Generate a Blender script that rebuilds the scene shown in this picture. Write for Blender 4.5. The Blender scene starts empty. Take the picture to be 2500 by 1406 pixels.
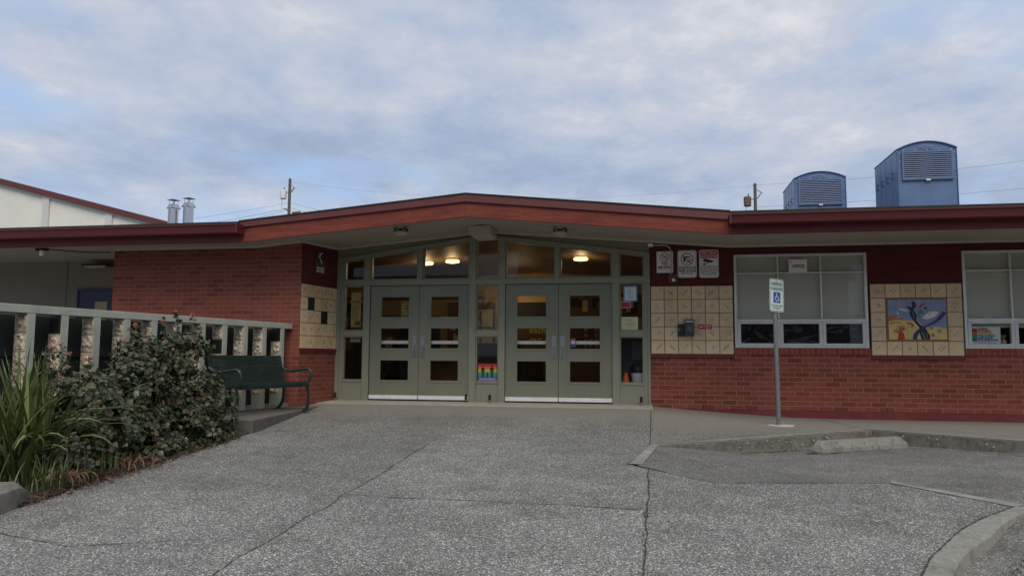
import bpy, math, random
from mathutils import Vector, Matrix, noise
random.seed(7)
R=math.radians
S=bpy.context.scene; COL=S.collection
# ------------------------------------------------------------------ helpers
class MB:
    def __init__(s): s.v=[]; s.f=[]
    def add(s,vs,fs):
        o=len(s.v); s.v+= [tuple(p) for p in vs]; s.f+=[tuple(i+o for i in f) for f in fs]; return s
    def box(s,x0,x1,y0,y1,z0,z1):
        return s.add([(x0,y0,z0),(x1,y0,z0),(x1,y1,z0),(x0,y1,z0),(x0,y0,z1),(x1,y0,z1),(x1,y1,z1),(x0,y1,z1)],
            [(0,3,2,1),(4,5,6,7),(0,1,5,4),(1,2,6,5),(2,3,7,6),(3,0,4,7)])
    def xz(s,pts,y0,y1):           # polygon given in x,z, thickness y0..y1 (front = y0), points counter-clockwise seen from -Y
        n=len(pts); vs=[(p[0],y0,p[1]) for p in pts]+[(p[0],y1,p[1]) for p in pts]
        fs=[tuple(range(n)),tuple(range(2*n-1,n-1,-1))]+[(i,i+n,(i+1)%n+n,(i+1)%n) for i in range(n)]
        return s.add(vs,fs)
    def xy(s,pts,z0,z1):           # polygon in x,y ; z1 may be function
        n=len(pts); g=(lambda x,y:z1) if not callable(z1) else z1
        g0=(lambda x,y:z0) if not callable(z0) else z0
        vs=[(p[0],p[1],g0(*p)) for p in pts]+[(p[0],p[1],g(*p)) for p in pts]
        fs=[tuple(range(n-1,-1,-1)),tuple(range(n,2*n))]+[(i,(i+1)%n,(i+1)%n+n,i+n) for i in range(n)]
        return s.add(vs,fs)
    def yz(s,pts,x0,x1):
        n=len(pts); vs=[(x0,p[0],p[1]) for p in pts]+[(x1,p[0],p[1]) for p in pts]
        fs=[tuple(range(n-1,-1,-1)),tuple(range(n,2*n))]+[(i,(i+1)%n,(i+1)%n+n,i+n) for i in range(n)]
        return s.add(vs,fs)
    def tube(s,path,r,n=8,cap=True):
        path=[Vector(p) for p in path]; rs=r if isinstance(r,(list,tuple)) else [r]*len(path)
        rings=[]
        for i,p in enumerate(path):
            t=(path[min(i+1,len(path)-1)]-path[max(i-1,0)]).normalized()
            a=Vector((0,0,1)) if abs(t.z)<.9 else Vector((1,0,0))
            u=t.cross(a).normalized(); w=t.cross(u).normalized()
            rings.append([p+(u*math.cos(k*2*math.pi/n)+w*math.sin(k*2*math.pi/n))*rs[i] for k in range(n)])
        vs=[q for rg in rings for q in rg]; fs=[]
        for i in range(len(path)-1):
            for k in range(n):
                fs.append((i*n+k,i*n+(k+1)%n,(i+1)*n+(k+1)%n,(i+1)*n+k))
        if cap: fs+= [tuple(range(n-1,-1,-1)),tuple(range((len(path)-1)*n,len(path)*n))]
        return s.add(vs,fs)
    def sweep(s,path,w,h,up=(0,0,1)):    # rectangular bar along path; w across, h along 'normal'
        path=[Vector(p) for p in path]; rings=[]
        for i,p in enumerate(path):
            t=(path[min(i+1,len(path)-1)]-path[max(i-1,0)]).normalized()
            u=t.cross(Vector(up)).normalized(); n=u.cross(t).normalized()
            rings.append([p-u*w/2-n*h/2,p+u*w/2-n*h/2,p+u*w/2+n*h/2,p-u*w/2+n*h/2])
        vs=[q for r in rings for q in r]; fs=[(3,2,1,0)]
        for i in range(len(path)-1):
            for k in range(4): fs.append((i*4+k,i*4+(k+1)%4,(i+1)*4+(k+1)%4,(i+1)*4+k))
        e=(len(path)-1)*4; fs.append((e,e+1,e+2,e+3)); return s.add(vs,fs)
    def lathe(s,prof,c=(0,0),n=20):
        vs=[(c[0]+r*math.cos(2*math.pi*k/n),c[1]+r*math.sin(2*math.pi*k/n),z) for r,z in prof for k in range(n)]
        fs=[(i*n+k,i*n+(k+1)%n,(i+1)*n+(k+1)%n,(i+1)*n+k) for i in range(len(prof)-1) for k in range(n)]
        fs+=[tuple(range(n-1,-1,-1)),tuple(range((len(prof)-1)*n,len(prof)*n))]; return s.add(vs,fs)
    def grid(s,x0,x1,y0,y1,nx,ny,zf):
        vs=[(x0+(x1-x0)*i/nx,y0+(y1-y0)*j/ny,0) for j in range(ny+1) for i in range(nx+1)]
        vs=[(x,y,zf(x,y)) for x,y,_ in vs]
        return s.add(vs,[(j*(nx+1)+i,j*(nx+1)+i+1,(j+1)*(nx+1)+i+1,(j+1)*(nx+1)+i) for j in range(ny) for i in range(nx)])
    def ring(s,cx,cz,r0,r1,y0,y1,n=32,a0=0,a1=2*math.pi):
        for k in range(n):
            a=a0+(a1-a0)*k/n;b=a0+(a1-a0)*(k+1)/n
            s.xz([(cx+r0*math.cos(a),cz+r0*math.sin(a)),(cx+r1*math.cos(a),cz+r1*math.sin(a)),(cx+r1*math.cos(b),cz+r1*math.sin(b)),(cx+r0*math.cos(b),cz+r0*math.sin(b))],y0,y1)
        return s
    def seg(s,x0,z0,x1,z1,w,y0,y1):
        d=Vector((x1-x0,z1-z0)); L=d.length; d/=L; n=Vector((-d.y,d.x))*w/2
        return s.xz([(x0-n.x,z0-n.y),(x1-n.x,z1-n.y),(x1+n.x,z1+n.y),(x0+n.x,z0+n.y)],y0,y1)
    def build(s,name,mat,parent=None,loc=None,rotz=0,smooth=False,bevel=0):
        me=bpy.data.meshes.new(name); me.from_pydata(s.v,[],s.f); me.update()
        o=bpy.data.objects.new(name,me); COL.objects.link(o); me.materials.append(mat)
        if parent: o.parent=parent
        if loc: o.location=loc
        o.rotation_euler.z=rotz
        if smooth:
            for p in me.polygons: p.use_smooth=True
            try: me.set_sharp_from_angle(angle=R(40))
            except Exception: pass
        if bevel:
            m=o.modifiers.new('bevel','BEVEL'); m.width=bevel; m.segments=2; m.limit_method='ANGLE'; m.angle_limit=R(40)
        return o
def combine(name,parts,parent=None,loc=None,rotz=0,bevel=0,smooth=False):
    b=MB(); mi=[]
    for k,(mb,mt_) in enumerate(parts): b.add(mb.v,mb.f); mi+=[k]*len(mb.f)
    o=b.build(name,parts[0][1],parent,loc,rotz,smooth,bevel)
    for _,mt_ in parts[1:]: o.data.materials.append(mt_)
    for p,k in zip(o.data.polygons,mi): p.material_index=k
    return o
def tag(o,label=None,cat=None,group=None,kind=None):
    if label:o['label']=label
    if cat:o['category']=cat
    if group:o['group']=group
    if kind:o['kind']=kind
    return o
def empty(name,loc,label=None,cat=None,group=None,rotz=0):
    o=bpy.data.objects.new(name,None); COL.objects.link(o); o.location=loc; o.rotation_euler=(0,0,rotz); o.empty_display_size=.1
    return tag(o,label,cat,group)
def copy_tree(o,parent=None):
    c=o.copy(); COL.objects.link(c); c.parent=parent
    for ch in list(o.children): copy_tree(ch,c)
    return c
def text(body,size,x,z,mat,parent,y=0,sx=1,bold=0,name='lettering',th=.0012,align='CENTER',rot=0):
    cu=bpy.data.curves.new('t','FONT'); cu.body=body; cu.size=size; cu.align_x=align; cu.align_y='CENTER'
    cu.extrude=th/2; cu.offset=bold*size; cu.resolution_u=2; cu.space_line=.85
    t=bpy.data.objects.new('t',cu); COL.objects.link(t)
    dg=bpy.context.evaluated_depsgraph_get(); dg.update()
    me=bpy.data.meshes.new_from_object(t.evaluated_get(dg)); bpy.data.objects.remove(t)
    me.name=name; c,s_=math.cos(rot),math.sin(rot)
    for v in me.vertices:
        a=v.co.x*sx; b=v.co.y; v.co=(x+a*c-b*s_, y-th/2-v.co.z, z+a*s_+b*c)
    me.materials.clear(); me.materials.append(mat)
    o=bpy.data.objects.new(name,me); COL.objects.link(o); o.parent=parent; return o
def join_text(objs,name='lettering'):
    me=bpy.data.meshes.new(name); vs=[];fs=[]
    for o in objs:
        k=len(vs); vs+=[tuple(v.co) for v in o.data.vertices]; fs+=[tuple(i+k for i in p.vertices) for p in o.data.polygons]
    me.from_pydata(vs,[],fs); me.update(); me.materials.append(objs[0].data.materials[0]); par=objs[0].parent
    for o in objs: bpy.data.objects.remove(o)
    n=bpy.data.objects.new(name,me); COL.objects.link(n); n.parent=par; return n
# ------------------------------------------------------------------ materials
def newmat(name):
    m=bpy.data.materials.new(name); m.use_nodes=True; nt=m.node_tree
    return m,nt,nt.nodes['Principled BSDF'],nt.nodes,nt.links
def obj_coord(N,L,scale=(1,1,1)):
    tc=N.new('ShaderNodeTexCoord'); mp=N.new('ShaderNodeMapping'); mp.inputs['Scale'].default_value=scale
    L.new(tc.outputs['Object'],mp.inputs['Vector']); return mp.outputs['Vector']
def mixc(N,L,fac,a,b,mode='MIX'):
    m=N.new('ShaderNodeMix'); m.data_type='RGBA'; m.blend_type=mode
    for key,val in ((0,fac),(6,a),(7,b)):
        if isinstance(val,(int,float)): m.inputs[key].default_value=val
        elif isinstance(val,tuple): m.inputs[key].default_value=(*val,1) if len(val)==3 else val
        else: L.new(val,m.inputs[key])
    return m.outputs[2]
def nz(N,L,vec,scale,detail=4,rough=.55):
    n=N.new('ShaderNodeTexNoise'); n.inputs['Scale'].default_value=scale; n.inputs['Detail'].default_value=detail; n.inputs['Roughness'].default_value=rough
    if vec is not None: L.new(vec,n.inputs['Vector'])
    return n.outputs['Fac']
def ramp(N,L,fac,stops):
    r=N.new('ShaderNodeValToRGB'); e=r.color_ramp.elements
    while len(e)>1: e.remove(e[-1])
    e[0].position=stops[0][0]; e[0].color=(*stops[0][1],1)
    for p,c in stops[1:]:
        k=e.new(p); k.color=(*c,1)
    L.new(fac,r.inputs['Fac']); return r.outputs['Color']
def bump(N,L,B,h,dist=.003,strength=.6):
    b=N.new('ShaderNodeBump'); b.inputs['Distance'].default_value=dist; b.inputs['Strength'].default_value=strength
    L.new(h,b.inputs['Height']); L.new(b.outputs['Normal'],B.inputs['Normal'])
def plain(name,col,rough=.6,var=.12,scale=6,metal=0,spec=.5,bmp=0,bscale=60,stretch=(1,1,1),dirt=None,dirtamt=0):
    m,nt,B,N,L=newmat(name); v=obj_coord(N,L,stretch)
    n=nz(N,L,v,scale,5)
    lo=tuple(c*(1-var) for c in col); hi=tuple(min(1,c*(1+var)) for c in col)
    c=ramp(N,L,n,[(.3,lo),(.7,hi)])
    if dirt:
        n2=nz(N,L,v,min(scale*.37+1.3,4.2),9,.72); f=ramp(N,L,n2,[(.5,(0,0,0)),(.72,(dirtamt,)*3)])
        c=mixc(N,L,f,c,dirt)
    L.new(c,B.inputs['Base Color']); B.inputs['Roughness'].default_value=rough; B.inputs['Metallic'].default_value=metal
    B.inputs['Specular IOR Level'].default_value=spec
    if bmp: bump(N,L,B,nz(N,L,v,bscale,4),bmp)
    return m
def brick(name,c1,c2,mortar,w=.242,h=.081,ms=.008,z0=0,x0=0,rough=.75):
    m,nt,B,N,L=newmat(name); v=obj_coord(N,L)
    sp=N.new('ShaderNodeSeparateXYZ'); L.new(v,sp.inputs[0])
    cb=N.new('ShaderNodeCombineXYZ')
    ax=N.new('ShaderNodeMath'); ax.inputs[1].default_value=-x0+100*w; L.new(sp.outputs['X'],ax.inputs[0])
    az=N.new('ShaderNodeMath'); az.inputs[1].default_value=-z0+100*h; L.new(sp.outputs['Z'],az.inputs[0])
    # slight wobble of the joints
    wn=N.new('ShaderNodeTexNoise'); wn.inputs['Scale'].default_value=5; L.new(v,wn.inputs['Vector'])
    wm=N.new('ShaderNodeMath'); wm.operation='MULTIPLY_ADD'; wm.inputs[1].default_value=.006; L.new(wn.outputs['Fac'],wm.inputs[0]); L.new(az.outputs[0],wm.inputs[2])
    L.new(ax.outputs[0],cb.inputs[0]); L.new(wm.outputs[0],cb.inputs[1])
    b=N.new('ShaderNodeTexBrick'); L.new(cb.outputs[0],b.inputs['Vector'])
    b.inputs['Scale'].default_value=1; b.inputs['Brick Width'].default_value=w; b.inputs['Row Height'].default_value=h
    b.inputs['Mortar Size'].default_value=ms; b.inputs['Mortar Smooth'].default_value=.25; b.inputs['Bias'].default_value=-.1
    b.inputs['Color1'].default_value=(0,0,0,1); b.inputs['Color2'].default_value=(1,1,1,1); b.inputs['Mortar'].default_value=(0,0,0,1)
    mid=tuple((p+q)/2 for p,q in zip(c1,c2))
    bc=ramp(N,L,b.outputs['Color'],[(0,c1),(.25,tuple(x*1.05 for x in mid)),(.8,c2),(1,tuple(x*1.12 for x in c2))])
    n=nz(N,L,v,2.2,5); bc=mixc(N,L,.3,bc,ramp(N,L,n,[(.25,tuple(x*.75 for x in mid)),(.75,tuple(x*1.25 for x in mid))]))
    n3=nz(N,L,v,70,3); bc=mixc(N,L,.25,bc,ramp(N,L,n3,[(.3,tuple(x*.7 for x in mid)),(.7,tuple(x*1.3 for x in mid))]))
    mc=mixc(N,L,nz(N,L,v,9,3),tuple(x*.7 for x in mortar),tuple(x*1.1 for x in mortar))
    c=mixc(N,L,b.outputs['Fac'],bc,mc)
    L.new(c,B.inputs['Base Color']); B.inputs['Roughness'].default_value=rough; B.inputs['Specular IOR Level'].default_value=.3
    inv=N.new('ShaderNodeMath'); inv.operation='MULTIPLY_ADD'; inv.inputs[1].default_value=-1; inv.inputs[2].default_value=1
    L.new(b.outputs['Fac'],inv.inputs[0])
    a=N.new('ShaderNodeMath'); a.operation='MULTIPLY_ADD'; a.inputs[1].default_value=.18; L.new(n3,a.inputs[0]); L.new(inv.outputs[0],a.inputs[2])
    bump(N,L,B,a.outputs[0],.005,.7); return m
def aggregate(name,dark,mid,light,bright,smooth=None,scale=125,patch=.25,panels=False):
    m,nt,B,N,L=newmat(name); v=obj_coord(N,L)
    vo=N.new('ShaderNodeTexVoronoi'); vo.inputs['Scale'].default_value=scale; L.new(v,vo.inputs['Vector'])
    sp=N.new('ShaderNodeSeparateColor'); L.new(vo.outputs['Color'],sp.inputs[0])
    c=ramp(N,L,sp.outputs[0],[(0,dark),(.35,mid),(.72,light),(.9,light),(1,bright)])
    vo2=N.new('ShaderNodeTexVoronoi'); vo2.inputs['Scale'].default_value=scale*.36; L.new(v,vo2.inputs['Vector'])
    sp2=N.new('ShaderNodeSeparateColor'); L.new(vo2.outputs['Color'],sp2.inputs[0])
    thr=ramp(N,L,sp2.outputs[1],[(.86,(0,0,0)),(.95,(1,1,1))]); dd=ramp(N,L,vo2.outputs['Distance'],[(.2,(1,1,1)),(.34,(0,0,0))])
    f=mixc(N,L,1.0,thr,dd,'MULTIPLY'); c=mixc(N,L,f,c,bright)
    n=nz(N,L,v,.55,6,.6); c=mixc(N,L,1.0,c,ramp(N,L,n,[(.25,(1-patch,)*3),(.5,(1,1,1)),(.78,(1+patch,)*3)]),'MULTIPLY')
    n4=nz(N,L,v,3.1,6,.7); c=mixc(N,L,1.0,c,ramp(N,L,n4,[(.35,(.86,)*3),(.62,(1.06,1.05,1.03))]),'MULTIPLY')
    # darker stains and small gum spots
    st=ramp(N,L,nz(N,L,v,1.15,7,.68),[(.50,(1,1,1)),(.60,(.86,.855,.84)),(.72,(.66,.655,.64))]); c=mixc(N,L,1.0,c,st,'MULTIPLY')
    vg=N.new('ShaderNodeTexVoronoi'); vg.inputs['Scale'].default_value=1.7; L.new(v,vg.inputs['Vector'])
    c=mixc(N,L,1.0,c,ramp(N,L,vg.outputs['Distance'],[(.018,(.45,.45,.44)),(.034,(1,1,1))]),'MULTIPLY')
    if panels:
        s0=N.new('ShaderNodeSeparateXYZ'); L.new(v,s0.inputs[0]); prev=None
        for ax,th,am in (('X',-2.75,.10),('X',-.05,-.08),('Y',-7.2,-.07)):
            g_=N.new('ShaderNodeMath'); g_.operation='GREATER_THAN'; g_.inputs[1].default_value=th; L.new(s0.outputs[ax],g_.inputs[0])
            k_=N.new('ShaderNodeMath'); k_.operation='MULTIPLY_ADD'; k_.inputs[1].default_value=am; L.new(g_.outputs[0],k_.inputs[0])
            if prev is None: k_.inputs[2].default_value=.98
            else: L.new(prev,k_.inputs[2])
            prev=k_.outputs[0]
        c=mixc(N,L,1.0,c,prev,'MULTIPLY')
    if smooth:   # smoother trowelled finish close to the building, a change of surface along Y
        s=N.new('ShaderNodeSeparateXYZ'); L.new(v,s.inputs[0])
        a=N.new('ShaderNodeMath'); a.operation='MULTIPLY_ADD'; a.inputs[1].default_value=.9
        L.new(nz(N,L,v,1.6,5,.7),a.inputs[0]); L.new(s.outputs['Y'],a.inputs[2])
        f2=ramp(N,L,a.outputs[0],[(0,(0,0,0)),(1,(1,1,1))])
        mr=N.new('ShaderNodeMapRange'); mr.inputs['From Min'].default_value=smooth[0]; mr.inputs['From Max'].default_value=smooth[1]
        L.new(a.outputs[0],mr.inputs['Value'])
        sc=mixc(N,L,nz(N,L,v,7,6,.65),smooth[2],smooth[3]); c=mixc(N,L,mr.outputs[0],c,sc)
    L.new(c,B.inputs['Base Color']); B.inputs['Roughness'].default_value=.85; B.inputs['Specular IOR Level'].default_value=.25
    bump(N,L,B,vo.outputs['Distance'],.002,.5); return m
def emit(name,col,st):
    m,nt,B,N,L=newmat(name); B.inputs['Base Color'].default_value=(*col,1); B.inputs['Emission Color'].default_value=(*col,1); B.inputs['Emission Strength'].default_value=st; return m
def glassmat(name,tint=(.95,.96,.95),boost=.42):
    m,nt,B,N,L=newmat(name); N.remove(B); out=N['Material Output']
    t=N.new('ShaderNodeBsdfTransparent'); t.inputs[0].default_value=(*tint,1)
    g=N.new('ShaderNodeBsdfGlossy'); g.inputs['Roughness'].default_value=.01
    f=N.new('ShaderNodeFresnel'); f.inputs['IOR'].default_value=1.5
    a=N.new('ShaderNodeMath'); a.operation='MULTIPLY'; a.inputs[1].default_value=boost; L.new(f.outputs[0],a.inputs[0])
    x=N.new('ShaderNodeMixShader'); L.new(a.outputs[0],x.inputs[0]); L.new(t.outputs[0],x.inputs[1]); L.new(g.outputs[0],x.inputs[2]); L.new(x.outputs[0],out.inputs[0])
    nb=N.new('ShaderNodeBump'); nb.inputs['Distance'].default_value=.0006; nb.inputs['Strength'].default_value=.15; L.new(nz(N,L,obj_coord(N,L),2.5,1),nb.inputs['Height']); L.new(nb.outputs[0],g.inputs['Normal'])
    return m
def leafmat(name,cols,rough=.5,trans=.25):
    m,nt,B,N,L=newmat(name); g=N.new('ShaderNodeNewGeometry')
    c=ramp(N,L,g.outputs['Random Per Island'],[(i/(len(cols)-1),k) for i,k in enumerate(cols)])
    L.new(c,B.inputs['Base Color']); B.inputs['Roughness'].default_value=rough; B.inputs['Specular IOR Level'].default_value=.45
    tr=N.new('ShaderNodeBsdfTranslucent'); L.new(c,tr.inputs[0]); x=N.new('ShaderNodeMixShader'); x.inputs[0].default_value=trans
    L.new(B.outputs[0],x.inputs[1]); L.new(tr.outputs[0],x.inputs[2]); L.new(x.outputs[0],N['Material Output'].inputs[0]); return m
M={}
M['brick']=brick('red_brick',(.115,.028,.020),(.28,.078,.050),(.36,.16,.115),z0=-.078,x0=-.03,ms=.007)
M['brickL']=brick('red_brick_wing',(.12,.032,.023),(.25,.074,.048),(.33,.14,.10),z0=-.09,x0=-6.15,ms=.006)
M['brick_dark']=brick('maroon_painted_brick',(.075,.012,.012),(.098,.018,.017),(.11,.02,.018),z0=.01,ms=.003)
M['soldier']=brick('soldier_brick',(.17,.038,.028),(.27,.068,.048),(.36,.14,.11),w=.0855,h=.3,ms=.006,z0=.74)
M['maroon']=plain('maroon_paint',(.155,.020,.020),.5,.12,4,bmp=.001,dirt=(.2,.09,.07),dirtamt=.35)
M['ledge']=plain('maroon_ledge',(.13,.014,.018),.45,.12,6)
M['fascia']=plain('red_fascia_board',(.178,.042,.029),.78,.2,2.2,bmp=.0015,bscale=25,stretch=(1,1,5),dirt=(.29,.10,.07),dirtamt=.5,spec=.25)
M['eave']=plain('shade_tinted_eave_board',(.13,.018,.018),.6,.12,3)  # red darkened to stand in for the shade below the gutter
M['flash']=plain('maroon_metal_flashing',(.125,.032,.031),.5,.07,3)
M['gutter']=plain('maroon_gutter',(.105,.018,.020),.42,.08,2,bmp=.0006,bscale=5)
M['shingle']=plain('dark_roofing',(.035,.03,.028),.9,.4,30,bmp=.004)
M['soffit']=plain('cream_soffit',(.42,.385,.32),.7,.06,1.5,bmp=.0008,dirt=(.30,.27,.21),dirtamt=.4)
M['trim']=plain('cream_trim',(.50,.46,.385),.6,.06,4)
M['sage']=plain('sage_green_paint',(.245,.25,.185),.42,.05,2,bmp=.0005,bscale=25)
M['sage_door']=plain('sage_door_paint',(.205,.21,.15),.42,.06,1.3,bmp=.0004,bscale=20,dirt=(.16,.16,.115),dirtamt=.5)
M['rail']=plain('grey_green_paint',(.40,.42,.345),.6,.08,5,bmp=.0016,bscale=22,dirt=(.2,.22,.17),dirtamt=.5)
M['alum']=plain('aluminium_frame',(.66,.66,.63),.38,.06,5,metal=.35,dirt=(.35,.34,.32),dirtamt=.4)
M['steel']=plain('brushed_steel',(.34,.345,.34),.42,.1,8,metal=.9)
M['stainless']=plain('stainless_flue',(.46,.46,.45),.16,.45,14,metal=1.0,stretch=(1,1,.05))  # light and dark vertical streaks painted in place of reflections
M['white_sweep']=plain('white_sweep',(.80,.80,.79),.45,.08,8)
M['blind']=plain('grey_roller_blind',(.62,.60,.54),.8,.04,2)
M['glass']=glassmat('window_glass')
M['black_plastic']=plain('black_plastic_sheet',(.004,.004,.007),.2,.3,9,bmp=.012,bscale=6,spec=.3)
M['black']=plain('black_rubber',(.012,.012,.012),.5,.2,20)
M['dark']=plain('dark_interior',(.02,.02,.022),.8,.2,3)
M['post']=plain('galvanised_post',(.22,.235,.24),.45,.12,14,metal=.5)
M['white_sign']=plain('white_sign_face',(.80,.80,.78),.45,.04,5)
M['mint_sign']=plain('reflective_sign_face',(.62,.72,.68),.35,.03,5)
M['ink']=plain('black_ink',(.02,.018,.018),.5,.1,5)
M['ink_maroon']=plain('maroon_ink',(.07,.008,.012),.5,.1,5)
M['green_ink']=plain('green_ink',(.03,.12,.10),.5,.1,5)
M['blue_ink']=plain('blue_ink',(.015,.10,.36),.4,.05,5)
M['red_ink']=plain('red_ink',(.45,.012,.045),.45,.06,5)
M['white_ink']=plain('white_ink',(.75,.75,.75),.5,.03,5)
M['bench']=plain('dark_green_coated_steel',(.020,.034,.030),.42,.2,20,spec=.6,dirt=(.07,.10,.09),dirtamt=.35)
M['concrete']=plain('old_concrete',(.26,.25,.225),.85,.2,5,bmp=.002,dirt=(.10,.10,.085),dirtamt=.8)
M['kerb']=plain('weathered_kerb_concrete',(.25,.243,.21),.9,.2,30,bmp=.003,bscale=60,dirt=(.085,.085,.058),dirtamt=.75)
M['plinth']=plain('plinth_concrete',(.135,.122,.105),.88,.22,4,bmp=.002,dirt=(.07,.06,.05),dirtamt=.7)
M['threshold']=plain('threshold_concrete',(.40,.375,.315),.8,.1,5,bmp=.001,dirt=(.27,.25,.2),dirtamt=.5)
M['collar']=plain('pale_collar_concrete',(.55,.53,.47),.85,.1,6)
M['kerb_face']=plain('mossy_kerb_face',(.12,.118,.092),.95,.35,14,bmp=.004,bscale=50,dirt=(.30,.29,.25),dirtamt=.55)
M['joint']=plain('joint_dirt',(.048,.045,.036),.95,.5,20)
M['moss']=leafmat('moss_green',[(.05,.06,.02),(.09,.10,.035),(.12,.11,.05)])
M['slab']=aggregate('exposed_aggregate_concrete',(.055,.054,.049),(.135,.133,.122),(.27,.267,.247),(.80,.79,.74),smooth=(-2.0,-.7,(.19,.184,.163),(.28,.267,.235)),panels=True)
M['walk']=aggregate('walkway_concrete',(.07,.068,.06),(.15,.147,.132),(.25,.244,.22),(.7,.68,.62),smooth=(-2.6,-1.2,(.20,.193,.168),(.285,.27,.235)))
M['lot']=aggregate('worn_parking_concrete',(.078,.076,.069),(.137,.134,.123),(.205,.20,.185),(.55,.54,.5),patch=.4)
M['soil']=plain('bed_soil',(.06,.045,.03),.95,.5,12,bmp=.01,bscale=30)
M['ground']=plain('street_ground',(.10,.105,.08),.95,.25,.6)
M['hvac']=plain('blue_painted_steel',(.115,.19,.345),.36,.10,1.6,dirt=(.18,.26,.42),dirtamt=.5)
M['hvac_dark']=plain('louvre_shadow_box',(.012,.02,.05),.6,.2,4)
M['wood_pole']=plain('weathered_pole',(.13,.115,.09),.9,.25,6,stretch=(6,6,1),bmp=.01)
M['gym']=plain('gym_white_wall',(.80,.79,.71),.75,.05,.6,dirt=(.66,.64,.55),dirtamt=.5)
M['wire']=plain('cable_black',(.11,.12,.14),.6,.1,3)
M['tan']=plain('tan_wall',(.46,.35,.20),.7,.08,1.5)
M['wood_ceiling']=plain('brown_ceiling',(.17,.12,.07),.6,.2,4,stretch=(8,.6,1))
M['wood']=plain('brown_wood',(.13,.075,.04),.5,.2,5,stretch=(1,1,6))
M['lobby_floor']=plain('lobby_floor',(.10,.085,.07),.3,.1,3)
M['lamp']=emit('lamp_glow',(1.0,.70,.28),1.7)
M['rail_dark']=plain('breezeway_wall',(.23,.215,.185),.8,.1,.8)
M['blue_door']=plain('navy_door',(.006,.012,.07),.4,.1,3)
# ------------------------------------------------------------------ ground levels
def zslab(x,y): return -.03-.06*abs(min(y,0))
def wallz(x):
    pts=[(-1,-.05),(0,-.05),(1.3,-.14),(2.33,-.197),(3.0,-.206),(30,-.206)]
    for (a,b),(c,d) in zip(pts,pts[1:]):
        if x<=c: return b+(d-b)*(x-a)/(c-a)
    return pts[-1][1]
KB=[(.03,-4.07,-.275),(1.35,-3.2,-.243),(3.08,-1.97,-.206),(4.54,-3.165,-.205),(7.2,-5.35,-.22),(12,-9.4,-.3)]
# main slab
slab=[(-6.4,-.0),(-6.4,-3.9),(-5.46,-4.0),(-5.42,-5.5),(-5.36,-7.2),(-5.3,-8.3),(-6.2,-8.9),(-9,-10),(-14,-11.5),(-20,-24),(1.0,-24),(.85,-14),(1.0,-11),(1.25,-9.6),(1.623,-8.57),(1.80,-8.2),(1.994,-7.874),(2.28,-7.43),(2.539,-7.095),(2.966,-6.64),(2.21,-5.84),(.576,-6.101),(-.263,-5.329),(.0,-4.06),(0,0)]
def poly_grid(name,pts,zf,mat,depth=.3):
    b=MB(); b.xy(pts,lambda x,y:zf(x,y)-depth,zf); return b.build(name,mat)
# slab is one true plane for y<0
tag(poly_grid('front_path',slab,zslab,M['slab']),kind='structure')
# threshold strip
tag(MB().xy([(-5.93,-.0),(-6.05,-.6),(0,-.6),(0,-.0)],-.09,lambda x,y:-.022+.05*y).build('threshold_strip',M['threshold']),kind='structure')
# walkway right
b=MB(); nx=48; ny=14
def kerb_y(x):
    for (a,b_,_),(c,d,_) in zip(KB,KB[1:]):
        if x<=c: return b_+(d-b_)*(x-a)/(c-a)
    return KB[-1][1]
def kerb_z(x):
    for (a,_,b_),(c,_,d) in zip(KB,KB[1:]):
        if x<=c: return b_+(d-b_)*(x-a)/(c-a)
    return KB[-1][2]
def walkz(x,y):
    t=max(0,min(1,-y/-min(kerb_y(x),-.01))) if kerb_y(x)<0 else 0
    t=max(0,min(1,(-y)/(-kerb_y(x))))
    return wallz(x)*(1-t)+kerb_z(x)*t
xs=[.0,.03,.3,.6,.9,1.2,1.3,1.6,1.9,2.1,2.33,2.6,2.9,3.08,3.4,3.8,4.2,4.54,5,5.6,6.4,7.2,8.5,10,12]
vs=[];fs=[]
for i,x in enumerate(xs):
    for j in range(ny+1):
        y=kerb_y(max(x,.03))*j/ny; vs.append((x,y,walkz(x,y)))
for i in range(len(xs)-1):
    for j in range(ny):
        a=i*(ny+1)+j; fs.append((a,a+1,a+ny+2,a+ny+1))
b.add(vs,fs); tag(b.build('side_walkway',M['walk']),kind='structure')
# parking area surface
def lotz(x,y):
    pts=[(-1,-.402),(-6.15,-.404),(-6.6,-.437),(-7.2,-.545),(-8.5,-.655),(-24,-1.5)]
    z=pts[0][1]
    for (a,b_),(c,d) in zip(pts,pts[1:]):
        if y<=a: z=b_+(d-b_)*min(1,(a-y)/(a-c))
    if x>3 and y>-6: z+=.035*min(1,(x-3)/1.5)
    return z
b=MB(); b.grid(-.2,14,-20,-1.6,71,184,lotz); tag(b.build('parking_area',M['lot'],smooth=True),kind='structure')
# wedge ramp beside the flush end
tag(MB().add([(-.17,-5.36,-.352),(.06,-4.12,-.281),(1.15,-3.50,-.408),(1.6,-5.0,-.408),(.6,-6.09,-.408),(.2,-5.72,-.378)],[(0,5,4,3,2,1)]).build('parking_wedge',M['lot']),kind='structure')
# flush kerb strip ends
def strip(name,pts,mat,h=.004,kind='structure'):
    b=MB(); n=len(pts)//2
    vs=[]; fs=[]
    for (x,y) in pts: vs.append((x,y,zslab(x,y)+h))
    b.add(vs,[tuple(range(len(pts)))]); return tag(b.build(name,mat),kind=kind)
strip('flush_kerb',[(-.263,-5.329),(-.12,-5.33),(.06,-4.12),(.02,-4.06),(-.03,-4.05)],M['concrete'],.006)
strip('flush_kerb',[(2.21,-5.86),(2.96,-6.66),(3.07,-6.56),(2.25,-5.80)],M['concrete'],.006)
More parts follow.
